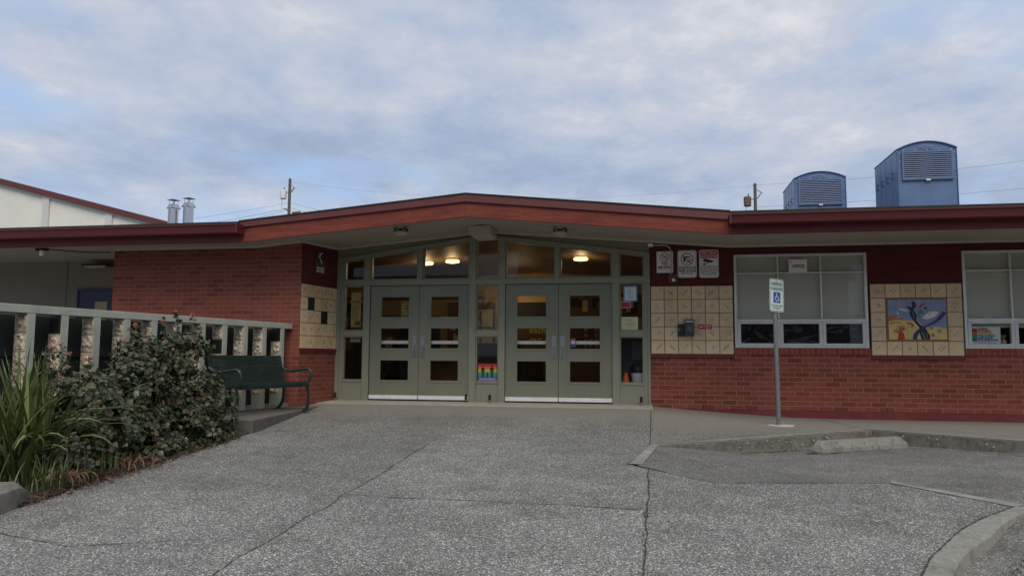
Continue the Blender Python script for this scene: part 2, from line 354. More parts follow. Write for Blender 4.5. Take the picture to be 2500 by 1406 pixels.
# raised kerb along walkway
def lerp3(a,b_,t): return tuple(a[i]+(b_[i]-a[i])*t for i in range(3))
b=MB(); W=.15
kp=[]
for a,c in zip(KB,KB[1:]):
    L_=math.dist(a[:2],c[:2]); n=max(1,int(L_/.25))
    for i in range(n): kp.append(lerp3(a,c,i/n))
kp.append(KB[-1])
def jit(x,y,s=1.0,amp=.003): return (noise.noise(Vector((x*7*s,y*7*s,1.3))))*amp
vs=[];fs=[]
for i,p in enumerate(kp):
    q=kp[min(i+1,len(kp)-1)]; o_=kp[max(i-1,0)]; t=Vector((q[0]-o_[0],q[1]-o_[1])).normalized(); n=Vector((-t.y,t.x)) # left normal -> toward wall
    zt=p[2]+.004+jit(p[0],p[1]); zb=-.47
    ip=Vector(p[:2])+n*W; e=.018
    vs+=[(ip.x,ip.y,zt-.12),(ip.x,ip.y,zt),(p[0]+n.x*e,p[1]+n.y*e,zt),(p[0],p[1],zt-e+jit(p[0],p[1],3)),(p[0]-n.x*.03,p[1]-n.y*.03,zb)]
m_=5
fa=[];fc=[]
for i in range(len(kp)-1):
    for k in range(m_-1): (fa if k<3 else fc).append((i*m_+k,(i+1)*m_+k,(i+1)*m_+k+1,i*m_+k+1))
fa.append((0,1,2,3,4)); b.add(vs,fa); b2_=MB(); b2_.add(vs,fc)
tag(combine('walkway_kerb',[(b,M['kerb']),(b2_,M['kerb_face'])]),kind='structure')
# curved foreground kerb
inner=[(2.966,-6.64),(2.539,-7.095),(2.28,-7.43),(1.994,-7.874),(1.80,-8.2),(1.623,-8.57),(1.25,-9.6),(1.0,-11),(.85,-14)]
outer=[(3.10,-6.62),(2.70,-7.10),(2.44,-7.50),(2.13,-7.93),(1.95,-8.24),(1.79,-8.6),(1.42,-9.65),(1.17,-11.03),(1.02,-14)]
def dens(P,n=5):
    out=[]
    for i in range(len(P)-1):
        p0=P[max(i-1,0)];p1=P[i];p2=P[i+1];p3=P[min(i+2,len(P)-1)]
        for k in range(n):
            t=k/n; out.append(tuple(.5*((2*p1[a])+(-p0[a]+p2[a])*t+(2*p0[a]-5*p1[a]+4*p2[a]-p3[a])*t*t+(-p0[a]+3*p1[a]-3*p2[a]+p3[a])*t**3) for a in (0,1)))
    out.append(P[-1]); return out
I_=dens(inner);O_=dens(outer); vs=[];fs=[]
for p,q in zip(I_,O_):
    d=Vector((q[0]-p[0],q[1]-p[1])).normalized(); zt=zslab(*p)+.006; zo=zslab(*q)
    vs+=[(p[0],p[1],zt-.1),(p[0],p[1],zt),(q[0]-d.x*.03,q[1]-d.y*.03,zo+.003+jit(*q)),(q[0],q[1],zo-.02+jit(q[0],q[1],3)),(q[0]+d.x*.035,q[1]+d.y*.035,zo-.25)]
for i in range(len(I_)-1):
    for k in range(4): fs.append((i*5+k,(i+1)*5+k,(i+1)*5+k+1,i*5+k+1))
b=MB(); b.add(vs,fs); tag(b.build('curved_kerb',M['kerb'],smooth=False),kind='structure')
# joints and cracks : thin wavering ribbons lying in the joints
def crack(pts,w,zf=zslab,wob=.012,name='pavement_joint',h=.005,seed=0,step=.06):
    rr=random.Random(seed); P=[]
    for a,c in zip(pts,pts[1:]):
        L_=math.dist(a,c); n=max(1,int(L_/step))
        for i in range(n): P.append((a[0]+(c[0]-a[0])*i/n,a[1]+(c[1]-a[1])*i/n))
    P.append(pts[-1]); vs=[];fs=[]
    for i,p in enumerate(P):
        q=P[min(i+1,len(P)-1)];o_=P[max(i-1,0)]; t=Vector((q[0]-o_[0],q[1]-o_[1])).normalized(); n=Vector((-t.y,t.x))
        off=noise.noise(Vector((p[0]*2.3,p[1]*2.3,seed)))*wob*2+rr.uniform(-1,1)*wob*.3; ww=w*rr.uniform(.35,1.3)
        for s_ in (-.5,.5):
            x=p[0]+n.x*(off+s_*ww); y=p[1]+n.y*(off+s_*ww); vs.append((x,y,zf(x,y)+h))
    for i in range(len(P)-1): fs.append((2*i,2*i+1,2*i+3,2*i+2))
    b=MB(); b.add(vs,fs); return tag(b.build(name,M['joint']),kind='structure')
crack([(-.03,-.45),(-.035,-2.2),(-.04,-4.2)],.012,seed=1,wob=.006)
crack([(-.05,-5.45),(-.055,-7.2),(-.07,-9.5),(-.08,-12)],.013,seed=2,wob=.012)
crack([(-2.78,-4.4),(-2.74,-7.14),(-2.76,-9.4),(-2.76,-12)],.010,seed=3,wob=.02)
crack([(-2.55,-1.2),(-2.78,-4.4)],.004,seed=31,wob=.01)
crack([(-2.74,-7.14),(-.06,-7.22)],.011,seed=4,wob=.014)
crack([(-4.9,-8.7),(-4.1,-8.9),(-3.3,-8.62)],.009,seed=5,wob=.012)
crack([(0.1,-7.3),(.9,-7.45),(1.9,-7.35)],.003,seed=6,wob=.02)
crack([(-.263,-5.36),(.576,-6.12),(2.21,-5.86),(2.966,-6.66)],.013,seed=7,wob=.004)
crack([(-.275,-5.33),(-.02,-4.06)],.012,seed=8,wob=.003)
crack(inner,.015,seed=9,wob=.004,h=.009)
crack([(0.0,-4.02),(1.3,-3.02),(2.98,-1.87)],.008,zf=lambda x,y:walkz(max(x,.03),y),seed=11,wob=.003,h=.006)
crack([(2.72,-.1),(2.95,-1.7)],.012,zf=walkz,seed=10,wob=.004)
crack([(0.02,-.61),(-6.03,-.61)],.006,seed=12,wob=.002)
b=MB(); rr=random.Random(91)
for i in range(34):
    x=rr.uniform(.7,5.5); y=kerb_y(x)-.028; z=rr.uniform(-.36,kerb_z(x)-.04); r_=rr.uniform(.004,.013)
    b.add([(x+r_*math.cos(k*1.05),y-.012+.004*math.sin(k),z+r_*math.sin(k*1.05)) for k in range(6)],[(5,4,3,2,1,0)])
for i in range(16):
    t_=rr.random(); x=2.04+1.32*t_; y=-3.36+1.0*t_-.085; z=-.398+rr.uniform(.01,.10); r_=rr.uniform(.004,.012)
    b.add([(x+r_*math.cos(k*1.05),y-.03+.002*k,z+r_*math.sin(k*1.05)) for k in range(6)],[(5,4,3,2,1,0)])
tag(b.build('lichen',plain('pale_lichen',(.30,.30,.25),.9,.2,20)),'small pale lichen spots on the kerb faces',None,None,'stuff')
# moss / weeds tufts in the joints and along the kerbs
def tufts(spots,name,label,seed,zf,h=(.01,.03),n=40,spread=.06,mat=None):
    rr=random.Random(seed); b=MB()
    for (x0,y0,x1,y1,dn) in spots:
        for i in range(int(n*dn)):
            t=rr.random(); x=x0+(x1-x0)*t+rr.gauss(0,spread*.4); y=y0+(y1-y0)*t+rr.gauss(0,spread*.4); z=zf(x,y)
            a=rr.uniform(0,6.28); hh=rr.uniform(*h); w=hh*.25; lx=math.cos(a)*hh*.8; ly=math.sin(a)*hh*.8
            b.add([(x-w*math.sin(a),y+w*math.cos(a),z),(x+w*math.sin(a),y-w*math.cos(a),z),(x+lx,y+ly,z+hh)],[(0,1,2)])
    return tag(b.build(name,mat or M['moss']),label,None,None,'stuff')
tufts([(1.9,-3.5,2.3,-3.3,6),(.9,-3.75,1.9,-3.05,6),(1.4,-3.5,2.6,-2.55,4),(3.3,-2.5,5.2,-4.0,4),(2.98,-7.2,2.1,-8.4,5)],'moss','green moss and weeds growing along the foot of the kerbs',21,lotz,n=70,h=(.006,.02),spread=.06)
tufts([(-.05,-6.0,-.05,-6.4,1.5),(-.06,-7.3,-.07,-7.5,3),(-.07,-7.8,-.08,-9,3)],'joint_weeds','tiny weeds growing in the long pavement joint',22,zslab,n=30,h=(.006,.02),spread=.03)
# far ground sheet
def gz(x,y):
    z=-.35-.06*min(max(-y,0),20) if y<0 else -.35
    return z-.15
b=MB(); b.grid(-160,160,-120,160,64,56,gz); tag(b.build('ground',M['ground']),kind='structure')
# wheel stop
t=empty('wheel_stop',(0,0,0),'weathered concrete wheel stop lying in the parking space against the kerb','wheel stop')
a=Vector((2.04,-3.36)); c=Vector((3.36,-2.36)); d=(c-a).normalized(); n=Vector((-d.y,d.x)); vs=[];N_=24
for i in range(N_+1):
    p=a+(c-a)*i/N_; e=.035 if i in (0,N_) else 0; s_=1 if i<N_/2 else -1
    for (o_,z) in ((-.09,0),(-.085,.05),(-.05,.14),(.05,.145),(.085,.05),(.09,0)):
        j=noise.noise(Vector((p.x*9,p.y*9,o_*30+z*20)))*.0025
        zz=z-e*(z>.1)+j; q=p+n*(o_+j)+d*(s_*e*(z>.1)); vs.append((q.x,q.y,-.398+zz))
fs=[(i*6+k,(i+1)*6+k,(i+1)*6+k+1,i*6+k+1) for i in range(N_) for k in range(5)]+[(5,4,3,2,1,0),tuple(N_*6+k for k in range(6))]
MB().add(vs,fs).build('concrete_block',M['kerb'],t)
# ------------------------------------------------------------------ SCHOOL BUILDING
B_=empty('school_building',(0,0,0),'single storey red brick school building with low gabled entrance roof','building')
# right wall front strips
SOF=2.775
def wall(name,mat,rects,y0,y1,parent=B_,**k):
    b=MB()
    for (x0,x1,z0,z1) in rects: b.box(x0,x1,y0,y1,z0,z1)
    return b.build(name,mat,parent,**k)
XR=9.5
wall('brick_wall',M['brick'],[(-.03,XR,-.078,.80),(1.395,3.64,.80,.868),(5.066,XR,.80,.868)],0,.24)
# painted foundation with ragged upper edge
b=MB(); vs=[];fs=[]; n=160
for i in range(n+1):
    x=-.03+(XR+.03)*i/n; zt=-.083+noise.noise(Vector((x*4,3,0)))*.012+random.uniform(-.003,.003); vs+=[(x,-.012,-.6),(x,-.012,zt),(x,.02,zt+.004)]
for i in range(n): fs+=[(i*3,(i+1)*3,(i+1)*3+1,i*3+1),(i*3+1,(i+1)*3+1,(i+1)*3+2,i*3+2)]
b.add(vs,fs); b.build('painted_foundation',M['maroon'],B_)
for x in (.86,2.50,3.84,5.29,6.9): MB().box(x-.006,x+.006,-.0035,.01,-.072,-.006).build('weep_hole',M['dark'],B_)
# upper painted brick
wall('painted_brick_band',M['brick_dark'],[(-.03,1.41,2.075,SOF+.02),(1.41,3.60,2.615,SOF+.02),(3.60,5.078,2.075,SOF+.02),(5.078,7.27,2.615,SOF+.02),(7.27,XR,.868,SOF+.02)],-.006,.24)
# ledges under tile panels + soldier sills
for r_ in [(-.03,1.397,.805,.862),(3.626,5.068,.797,.855)]: wall('ledge',M['ledge'],[r_],-.028,.0)
for r_ in [(1.40,3.625,.868,.985),(5.07,7.3,.868,.985)]: wall('brick_sill',M['soldier'],[r_],-.02,.24)
# tile panels
def tile_panel(x0,x1,z0,z1,cols,rows,y,skip,seed,parent,rotz=0,loc=None,black=()):
    rr=random.Random(seed); wx=(x1-x0)/cols; hz=(z1-z0)/rows; bk=MB(); bk.box(x0,x1,y+.004,y+.03,z0,z1)
    b=MB(); g=.013; br=MB(); bl=MB()
    c=0
    while c<math.ceil(cols):
        for r in range(rows):
            if (c,r) in skip: continue
            a=x0+c*wx+g/2; e=min(x0+(c+1)*wx-g/2,x1-g/2); lo=z0+r*hz+g/2; hi=z0+(r+1)*hz-g/2; dy=rr.uniform(-.0012,.0012)
            if (c,r) in black: bl.box(a,e,y-.006+dy,y+.006,lo,hi); continue
            b.box(a,e,y-.006+dy,y+.006,lo,hi)
            # pressed writing on the diagonal
            if rr.random()<.88 and e-a>.15:
                cx=(a+e)/2; cz=(lo+hi)/2; L_=rr.uniform(.05,.14)*min(1,(e-a)/.23); ang=R(rr.choice([43,-45,47,-40])); nl=rr.choice([1,2,2,2])
                for k in range(nl):
                    off=(k-(nl-1)/2)*.028; ca,sa=math.cos(ang),math.sin(ang)
                    ox=cx-sa*off+rr.uniform(-.02,.02); oz=cz+ca*off; t_=-L_/2
                    while t_<L_/2:
                        w=rr.uniform(.008,.018); h=rr.uniform(.007,.015)
                        br.seg(ox+ca*t_,oz+sa*t_,ox+ca*(t_+w),oz+sa*(t_+w),h,y-.0078+dy,y-.0066+dy); t_+=w+rr.uniform(.003,.008)
        c+=1
    return combine('tile_panel',[(b,M['tile']),(bk,M['grout']),(br,M['tile_mark']),(bl,M['black_tile'])],parent,loc,rotz)
m,nt,Bn,N,L=newmat('cream_handmade_tile'); v=obj_coord(N,L); g=N.new('ShaderNodeNewGeometry')
c=ramp(N,L,g.outputs['Random Per Island'],[(0,(.56,.42,.245)),(.5,(.66,.50,.30)),(1,(.72,.57,.37))]); c=mixc(N,L,.35,c,ramp(N,L,nz(N,L,v,9,5),[(.3,(.48,.33,.175)),(.7,(.74,.58,.38))]))
L.new(c,Bn.inputs['Base Color']); Bn.inputs['Roughness'].default_value=.5; bump(N,L,Bn,nz(N,L,v,40,3),.0012,.5); M['tile']=m
M['grout']=plain('brown_grout',(.23,.115,.055),.8,.15,8)
M['tile_mark']=plain('pressed_letter_shadow',(.25,.155,.08),.7,.25,12)
M['black_tile']=plain('black_tile_glaze',(.015,.018,.016),.25,.1,5)
p1=tile_panel(-.02,1.392,.868,2.066,6,5,-.012,(),5,B_)
p2=tile_panel(3.632,5.062,.86,2.066,6,5,-.012,{(c,r) for c in (1,2,3,4) for r in (1,2,3)},6,B_)
# windows
def window(x0,office):
    w=empty('window',(x0,0,0)); w.parent=B_
    W_=2.18; z0,z1=1.0,2.605
    f=MB(); fy0,fy1=-.018,.10
    f.box(0,W_,fy0,fy1,z0-.028,z0+.018)                      # bottom
    f.box(0,.045,fy0,fy1,z0+.018,z1-.045); f.box(W_-.045,W_,fy0,fy1,z0+.018,z1-.045); f.box(0,W_,fy0,fy1,z1-.045,z1)
    f.box(.045,W_-.045,-.03,fy1,1.425,1.475)
    f.box(.045,W_-.045,.0,.09,2.262,2.288)
    for mx in (.045+.69,.045+1.395):
        f.box(mx-.012,mx+.016,.002,.088,1.475,2.262); f.box(mx-.012,mx+.016,.002,.088,2.288,z1-.045)
    f.build('frame',M['alum'],w,bevel=.003)
    # hopper sashes
    cuts=[(.047,.745),(.749,1.44),(1.444,W_-.047)]
    for i,(a,c) in enumerate(cuts):
        s_=MB(); q=.052; sy=-.026
        s_.box(a,c,sy,.05,z0+.02,z0+.02+q*.75); s_.box(a,c,sy,.05,1.423-q*.55,1.423)
        s_.box(a,a+q,sy,.05,z0+.02+q*.75,1.423-q*.55); s_.box(c-q,c,sy,.05,z0+.02+q*.75,1.423-q*.55)
        for (sx,sz) in ((a+.02,z0+.05),(a+.02,1.39),(c-.02,z0+.05),(c-.02,1.39)): s_.box(sx-.005,sx+.005,sy-.003,sy+.01,sz-.005,sz+.005)
        so=s_.build('sash',M['alum'],w,bevel=.002)
        MB().box(a+q,c-q,.012,.016,z0+.02+q*.75,1.423-q*.55).build('pane',M['glass'],so)
        if office: 
            bb=MB(); bb.grid(a+q-.01,c-q+.01,z0+.05,1.42,28,18,lambda x,y:0)
            bb.v=[(x,.05+.016*noise.noise(Vector((x*5+i*7,z*9,.5)))+.010*noise.noise(Vector((x*16+i*3,z*22,2.5))),z) for x,z,_ in bb.v]
            bb.f=[tuple(reversed(q_)) for q_ in bb.f] if False else bb.f
            bb.build('black_plastic_sheet',M['black_plastic'],so,smooth=True)
    for a,c in ((.045,.723),(.751,1.428),(1.456,W_-.045)):
        MB().box(a,c,.045,.049,1.475,2.262).build('pane',M['glass'],w); MB().box(a,c,.045,.049,2.288,z1-.045).build('pane',M['glass'],w)
    for a,c in ((.046,.738),(.742,1.444),(1.448,W_-.046)): MB().box(a,c,.091,.094,1.40 if office else 1.33,2.60).build('roller_blind',M['blind'],w)
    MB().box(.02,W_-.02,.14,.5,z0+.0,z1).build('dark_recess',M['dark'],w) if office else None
    return w
w1=window(1.415,True); w2=window(5.082,False)
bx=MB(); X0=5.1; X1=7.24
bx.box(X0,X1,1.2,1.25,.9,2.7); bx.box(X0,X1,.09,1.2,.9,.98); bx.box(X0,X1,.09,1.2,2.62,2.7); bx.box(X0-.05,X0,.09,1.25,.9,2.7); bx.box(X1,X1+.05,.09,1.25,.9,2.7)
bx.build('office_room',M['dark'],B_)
# left wing brick wall
def wallpoly(name,mat,pts,y0,y1,parent=B_,**k):
    return MB().xz(pts,y0,y1).build(name,mat,parent,**k)
def zs(x):
    if x<-7.0: return SOF
    if x<-2.98: return SOF+(3.13-SOF)*(x+7.0)/4.02
    if x<1.35: return 3.13-(3.13-SOF)*(x+2.98)/4.33
    return SOF
YL=-1.15; CX=-6.13
wallpoly('brick_wall',M['brickL'],[(-9.88,-.4),(CX,-.4),(CX,zs(CX)),(-7.0,SOF),(-9.88,SOF)],YL,YL+.24)
MB().box(-9.88,-9.64,YL+.24,.5,-.4,SOF).build('brick_wall',M['brickL'],B_)
# return wall, built along local x then turned
rl=math.hypot(CX+5.935,YL); ra=math.atan2(1.15,-5.935-CX)
piv=(CX,YL,0)
def rz(u): return zs(CX+(-5.935-CX)*u/rl)
MB().box(.0,rl,-.004,.2,-.4,.865).build('brick_wall',M['brickL'],B_,piv,ra)
MB().xz([(0,2.085),(rl,2.085),(rl,rz(rl)),(0,rz(0))],-.006,.2).build('painted_brick_band',M['brick_dark'],B_,piv,ra)
MB().box(.005,rl,-.03,.1,.868,.925).build('ledge',M['ledge'],B_,piv,ra)
MB().box(.0,rl,.02,.1,.925,2.085).build('wall_backing',M['grout'],B_,piv,ra)
p3=tile_panel(.012,rl-.005,.928,2.083,5.45,5,.0,(),8,B_,ra,piv,black={(1,3),(3,2)})
# breezeway walls
b=MB(); b.box(-12.27,-9.64,.5,.7,-.1,SOF); b.box(-26,-12.27,.488,.7,-.1,SOF); b.build('breezeway_wall',M['rail_dark'],B_)
dr=MB().box(-11.92,-10.98,.455,.499,0,2.14).build('blue_door',M['blue_door'],B_)
MB().box(-11.53,-11.24,.449,.4545,1.2,1.905).build('pane',M['tan'],dr)
b=MB(); b.box(-11.97,-11.925,.44,.499,0,2.18); b.box(-11.925,-10.9,.44,.499,2.142,2.18); b.build('door_frame',M['blue_door'],dr)
tag(MB().xy([(-26,-9),(-8.0,-9),(-7.35,-7),(-6.55,-2.4),(-6.3,-1.1),(-9.8,-1.1),(-9.8,.5),(-26,.5)],-.3,-.03).build('breezeway_floor',M['concrete']),kind='structure')
# soffit : one sheet below roof
xsf=[-26,-7.0,-2.98,1.35,10.5]
b=MB(); vs=[];fs=[]
for x in xsf: vs+=[(x,-1.955,zs(x)),(x,.5,zs(x)),(x,-1.955,zs(x)+.02),(x,.5,zs(x)+.02)]
for i in range(4): k=i*4; fs+=[(k,k+1,k+5,k+4),(k+2,k+6,k+7,k+3)]
b.add(vs,fs); b.build('soffit',M['soffit'],B_)
# cream trim strip where soffit meets walls
b=MB()
def trim(path,y,dn=.045,up=.0,th=.02):
    for (x0,y0,x1,y1) in path:
        n=max(1,int(abs(x1-x0)/.5));
        for i in range(n):
            a=(x0+(x1-x0)*i/n,y0+(y1-y0)*i/n); c=(x0+(x1-x0)*(i+1)/n,y0+(y1-y0)*(i+1)/n)
            d=Vector((c[0]-a[0],c[1]-a[1])).normalized(); nn=Vector((d.y,-d.x))*th
            za,zc=zs(a[0])-.002,zs(c[0])-.002
            b.add([(a[0],a[1],za-dn),(c[0],c[1],zc-dn),(c[0],c[1],zc),(a[0],a[1],za),(a[0]+nn.x,a[1]+nn.y,za-dn),(c[0]+nn.x,c[1]+nn.y,zc-dn),(c[0]+nn.x,c[1]+nn.y,zc),(a[0]+nn.x,a[1]+nn.y,za)],
              [(4,5,6,7),(0,1,5,4),(7,6,2,3),(0,4,7,3),(1,2,6,5)])
trim([(-9.88,YL,-7.0,YL),(-7.0,YL,CX-.01,YL),(CX,YL-.004,-5.94,-.03),(-5.94,-.035,-2.98,-.035),(-2.98,-.035,1.35,-.035),(1.35,-.035,10,-.035)],0)
b.build('soffit_trim',M['trim'],B_)
# fascia
def strip_poly(fn_lo,fn_hi,xs_,y0,y1,name,mat):
    b=MB()
    for x0,x1 in zip(xs_,xs_[1:]): b.xz([(x0,fn_lo(x0)),(x1,fn_lo(x1)),(x1,fn_hi(x1)),(x0,fn_hi(x0))],y0,y1)
    return b.build(name,mat,B_)
def pl(pts):
    def f(x):
        for (a,c),(d,e) in zip(pts,pts[1:]):
            if x<=d: return c+(e-c)*(x-a)/(d-a)
        return pts[-1][1]
    return f
fb=pl([(-26,2.695),(-6.84,2.70),(-2.93,3.035),(1.24,2.65),(10.5,2.65)])
fm=pl([(-26,2.965),(-6.84,2.967),(-2.93,3.288),(1.16,2.885),(1.24,2.9),(10.5,2.9)])
ft=pl([(-26,3.03),(-6.86,3.055),(-2.93,3.402),(1.18,2.998),(10.5,2.99)])
strip_poly(fb,fm,[-6.84,-2.93,1.20],-2.0,-1.955,'fascia_board',M['fascia'])
strip_poly(fb,fm,[-26,-6.84],-1.998,-1.955,'eave_board',M['eave']); strip_poly(fb,fm,[1.20,10.5],-1.998,-1.955,'eave_board',M['eave'])
strip_poly(fm,ft,[-6.86,-2.93,1.17],-2.022,-1.95,'metal_flashing',M['flash'])
strip_poly(lambda x:fm(x)-.014,lambda x:fm(x)+.0,[-6.86,-2.93,1.17],-2.034,-2.002,'flashing_drip_edge',M['flash'])
strip_poly(lambda x:ft(x)-.002,lambda x:ft(x)+.018,[-6.87,-2.93,1.18],-2.036,-1.95,'roofing_edge',M['shingle'])
for x in (-5.1,-2.93,-.95):
    MB().xz([(x-.004,fb(x)+.004),(x+.004,fb(x)+.004),(x+.004,fm(x)-.02),(x-.004,fm(x)-.02)],-2.0025,-1.99).build('board_joint',M['joint'],B_)
for x in (-5.9,-4.0,-2.93,-1.2,.3):
    MB().xz([(x-.012,fm(x)+.004),(x+.012,fm(x)+.004),(x+.012,ft(x)-.004),(x-.012,ft(x)-.004)],-2.026,-2.01).build('flashing_seam',M['flash'],B_)
def gutter(x0,x1,z0,z1):
    b=MB(); prof=[(-2.003,z0),(-2.18,z0),(-2.205,z0+.012),(-2.213,z0+.05),(-2.23,z1-.03),(-2.25,z1-.018),(-2.25,z1),(-2.235,z1),(-2.235,z1-.012),(-2.003,z1-.012)]
    b.yz([(p[0],p[1]) for p in prof],x0,x1)
    for xe in (x0,x1): b.box(xe-.012,xe+.012,-2.256,-2.003,z0-.004,z1+.004)
    return b.build('gutter',M['gutter'],B_)
gutter(1.157,10.5,2.783,2.927); gutter(-26,-6.78,2.828,2.981)
# roof sheets
b=MB()
def rp(x0,x1,y0,y1,z0,s_): b.add([(x0,y0,z0),(x1,y0,z0),(x1,y1,z0+s_*(y1-y0)),(x0,y1,z0+s_*(y1-y0)),(x0,y0,z0-.05),(x1,y0,z0-.05),(x1,y1,z0+s_*(y1-y0)-.05),(x0,y1,z0+s_*(y1-y0)-.05)],[(0,1,2,3),(7,6,5,4),(0,4,5,1),(1,5,6,2),(2,6,7,3),(3,7,4,0)])
rp(1.2,10.5,-2.07,12,2.998,.15); rp(-26,-6.87,-2.07,12,3.048,.15); rp(-6.87,1.2,.35,12,3.39,.147)
b.add([(-6.87,-1.99,3.05),(-2.93,-1.99,3.41),(1.18,-1.99,3.0),(1.18,.6,3.0),(-2.93,.6,3.41),(-6.87,.6,3.05)],[(0,1,4,5),(1,2,3,4)])
b.box(-26,10.5,12,12.2,-.4,5.0)
b.build('roof',M['shingle'],B_)
# ------------------------------------------------------------------ entrance framing
def ztg(x): return 3.0-(.137 if x<-3 else .13)*abs(x+3.0)
F=MB()
FY0,FY1=-.02,.13
def post(x0,x1,z0,z1,y0=FY0): F.box(x0,x1,y0,FY1,z0,z1)
H0,H1=2.135,2.235
for (a,c) in ((-5.935,-5.865),(-5.39,-5.27),(-3.33,-3.205),(-2.772,-2.655),(-.70,-.575),(-.075,-.032)): post(a,c,-.03,H0)
for (a,c,y_) in ((-5.865,-5.80,.005),(-.145,-.075,.005)): F.box(a,c,y_,FY1,-.03,H0)
F.box(-5.935,-.032,FY0-.002,FY1,H0,H1)
for (a,c) in ((-5.935,-5.80),(-5.39,-5.27),(-4.335,-4.24),(-3.33,-3.205),(-2.772,-2.655),(-1.725,-1.645),(-.70,-.575),(-.13,-.032)):
    F.xz([(a,H1),(c,H1),(c,ztg(c)),(a,ztg(a))],FY0,FY1)
# sloping head rails
for x0,x1 in ((-5.935,-3.0),(-3.0,-.032)):
    F.xz([(x0,ztg(x0)),(x1,ztg(x1)),(x1,ztg(x1)+.06),(x0,ztg(x0)+.06)],FY0-.004,FY1)
    F.xz([(x0,ztg(x0)+.06),(x1,ztg(x1)+.06),(x1,zs(x1)),(x0,zs(x0))],.04,FY1)
F.build('entrance_frame',M['sage'],B_,bevel=.003)
# transom panes
bays=[(-5.80,-5.39),(-5.27,-4.335),(-4.24,-3.33),(-3.205,-2.772),(-2.655,-1.725),(-1.645,-.70),(-.575,-.13)]
for a,c in bays:
    g=.028; zb=H1
    pts=[(a,zb),(c,zb),(c,ztg(c))]+([(-3.0,ztg(-3.0))] if a<-3<c else [])+[(a,ztg(a))]
    fr=MB(); ip=[(a+g,zb+g),(c-g,zb+g),(c-g,ztg(c)-g)]+([(-3.0,ztg(-3)-g)] if a<-3<c else [])+[(a+g,ztg(a)-g)]
    for i in range(len(pts)):
        j=(i+1)%len(pts); fr.xz([pts[i],pts[j],ip[j],ip[i]],.02,.09)
    tr=fr.build('transom_window',M['sage'],B_)
    MB().xz(ip,.05,.056).build('pane',M['glass'],tr)
# sidelites
for a,c in ((-5.80,-5.39),(-3.205,-2.772),(-.575,-.145)):
    s_=MB(); s_.box(a,c,.012,.1,-.03,.315); s_.box(a,c,-.004,.1,.315,.345); s_.box(a,c,-.006,.1,1.175,1.275)
    for (zl,zh) in ((.345,1.175),(1.275,2.135)):
        g=.025; s_.box(a,a+g,.015,.1,zl,zh); s_.box(c-g,c,.015,.1,zl,zh); s_.box(a+g,c-g,.015,.1,zh-g*.8,zh); s_.box(a+g,c-g,.015,.1,zl,zl+g*.8)
    so=s_.build('sidelight',M['sage'],B_,bevel=.002)
    g=.025
    for (zl,zh) in ((.345,1.175),(1.275,2.135)): MB().box(a+g,c-g,.05,.056,zl+g*.8,zh-g*.8).build('pane',M['glass'],so)
# doors
def door(x0,x1,lx0,lx1,hand):
    d=MB(); y0,y1=.025,.07; zl=[(.352,.73),(.945,1.328),(1.533,1.918)]
    d.box(x0,lx0,y0,y1,.075,2.13); d.box(lx1,x1,y0,y1,.075,2.13)
    zz=[.075]+[q for p in zl for q in p]+[2.13]
    for k in range(0,8,2): d.box(lx0,lx1,y0,y1,zz[k],zz[k+1])
    do=d.build('door',M['sage_door'],B_,bevel=.002)
    for (a,c) in zl:
        t_=MB(); e=.035; yy=.017
        t_.box(lx0-e,lx1+e,yy,y0,a-e,a+.006); t_.box(lx0-e,lx1+e,yy,y0,c-.006,c+e); t_.box(lx0-e,lx0+.006,yy,y0,a+.006,c-.006); t_.box(lx1-.006,lx1+e,yy,y0,a+.006,c-.006)
        t_.build('glazing_bead',M['sage_door'],do,bevel=.003)
        MB().box(lx0,lx1,.045,.05,a,c).build('pane',M['glass'],do)
    s_=MB(); s_.box(x0+.004,x1-.004,.012,.03,.006,.078); s_.build('door_sweep',M['white_sweep'],do)
    hx=x1-.075 if hand=='r' else x0+.075
    h=MB(); h.box(hx-.04,hx+.04,.012,.0245,.79,1.19); h.box(hx-.022,hx+.022,.004,.0118,.80,1.0)
    h.tube([(hx,.004,.99),(hx,-.03,.985),(hx,-.045,.96),(hx,-.045,.86),(hx,-.03,.83),(hx,.004,.825)],.010,8)
    h.lathe([(.0,0),(.018,0),(.018,.012),(.0,.012)],n=12)
    h.v=h.v[:-48]+[(hx+v_[0],.006-v_[2],1.13+v_[1]) for v_ in h.v[-48:]]
    h.build('pull_handle',M['steel'],do,smooth=True)
    pb=MB(); pb.box(x0+.06,x1-.06,.09,.135,1.035,1.095); pb.build('panic_bar',M['white_sweep'],do)
    return do
door(-5.264,-4.306,-5.05,-4.495,'r'); door(-4.298,-3.336,-4.073,-3.535,'l')
door(-2.65,-1.677,-2.435,-1.893,'r'); door(-1.669,-.704,-1.467,-.918,'l')
# black weather-strip between leaves
for x in (-4.3055,-1.6765): MB().box(x,x+.007,.03,.065,.0,2.13).build('door_gap_seal',M['black'],B_)
for (a,c) in ((-5.27,-3.33),(-2.655,-.70)):  # black strips standing in for the shaded gap around each door pair
    MB().box(a,a+.006,.018,.08,.0,2.13).build('jamb_gap_shade',M['black'],B_); MB().box(c-.006,c,.018,.08,.0,2.13).build('jamb_gap_shade',M['black'],B_)
    MB().box(a,c,-.012,.08,2.1305,2.1349).build('head_gap_shade',M['black'],B_)
# ridge beam box under soffit
MB().xz([(-3.19,2.965),(-3.13,2.93),(-2.86,2.93),(-2.80,2.965),(-2.80,3.11),(-3.19,3.11)],-.72,-.12).build('ridge_beam_box',M['trim'],B_,bevel=.004)
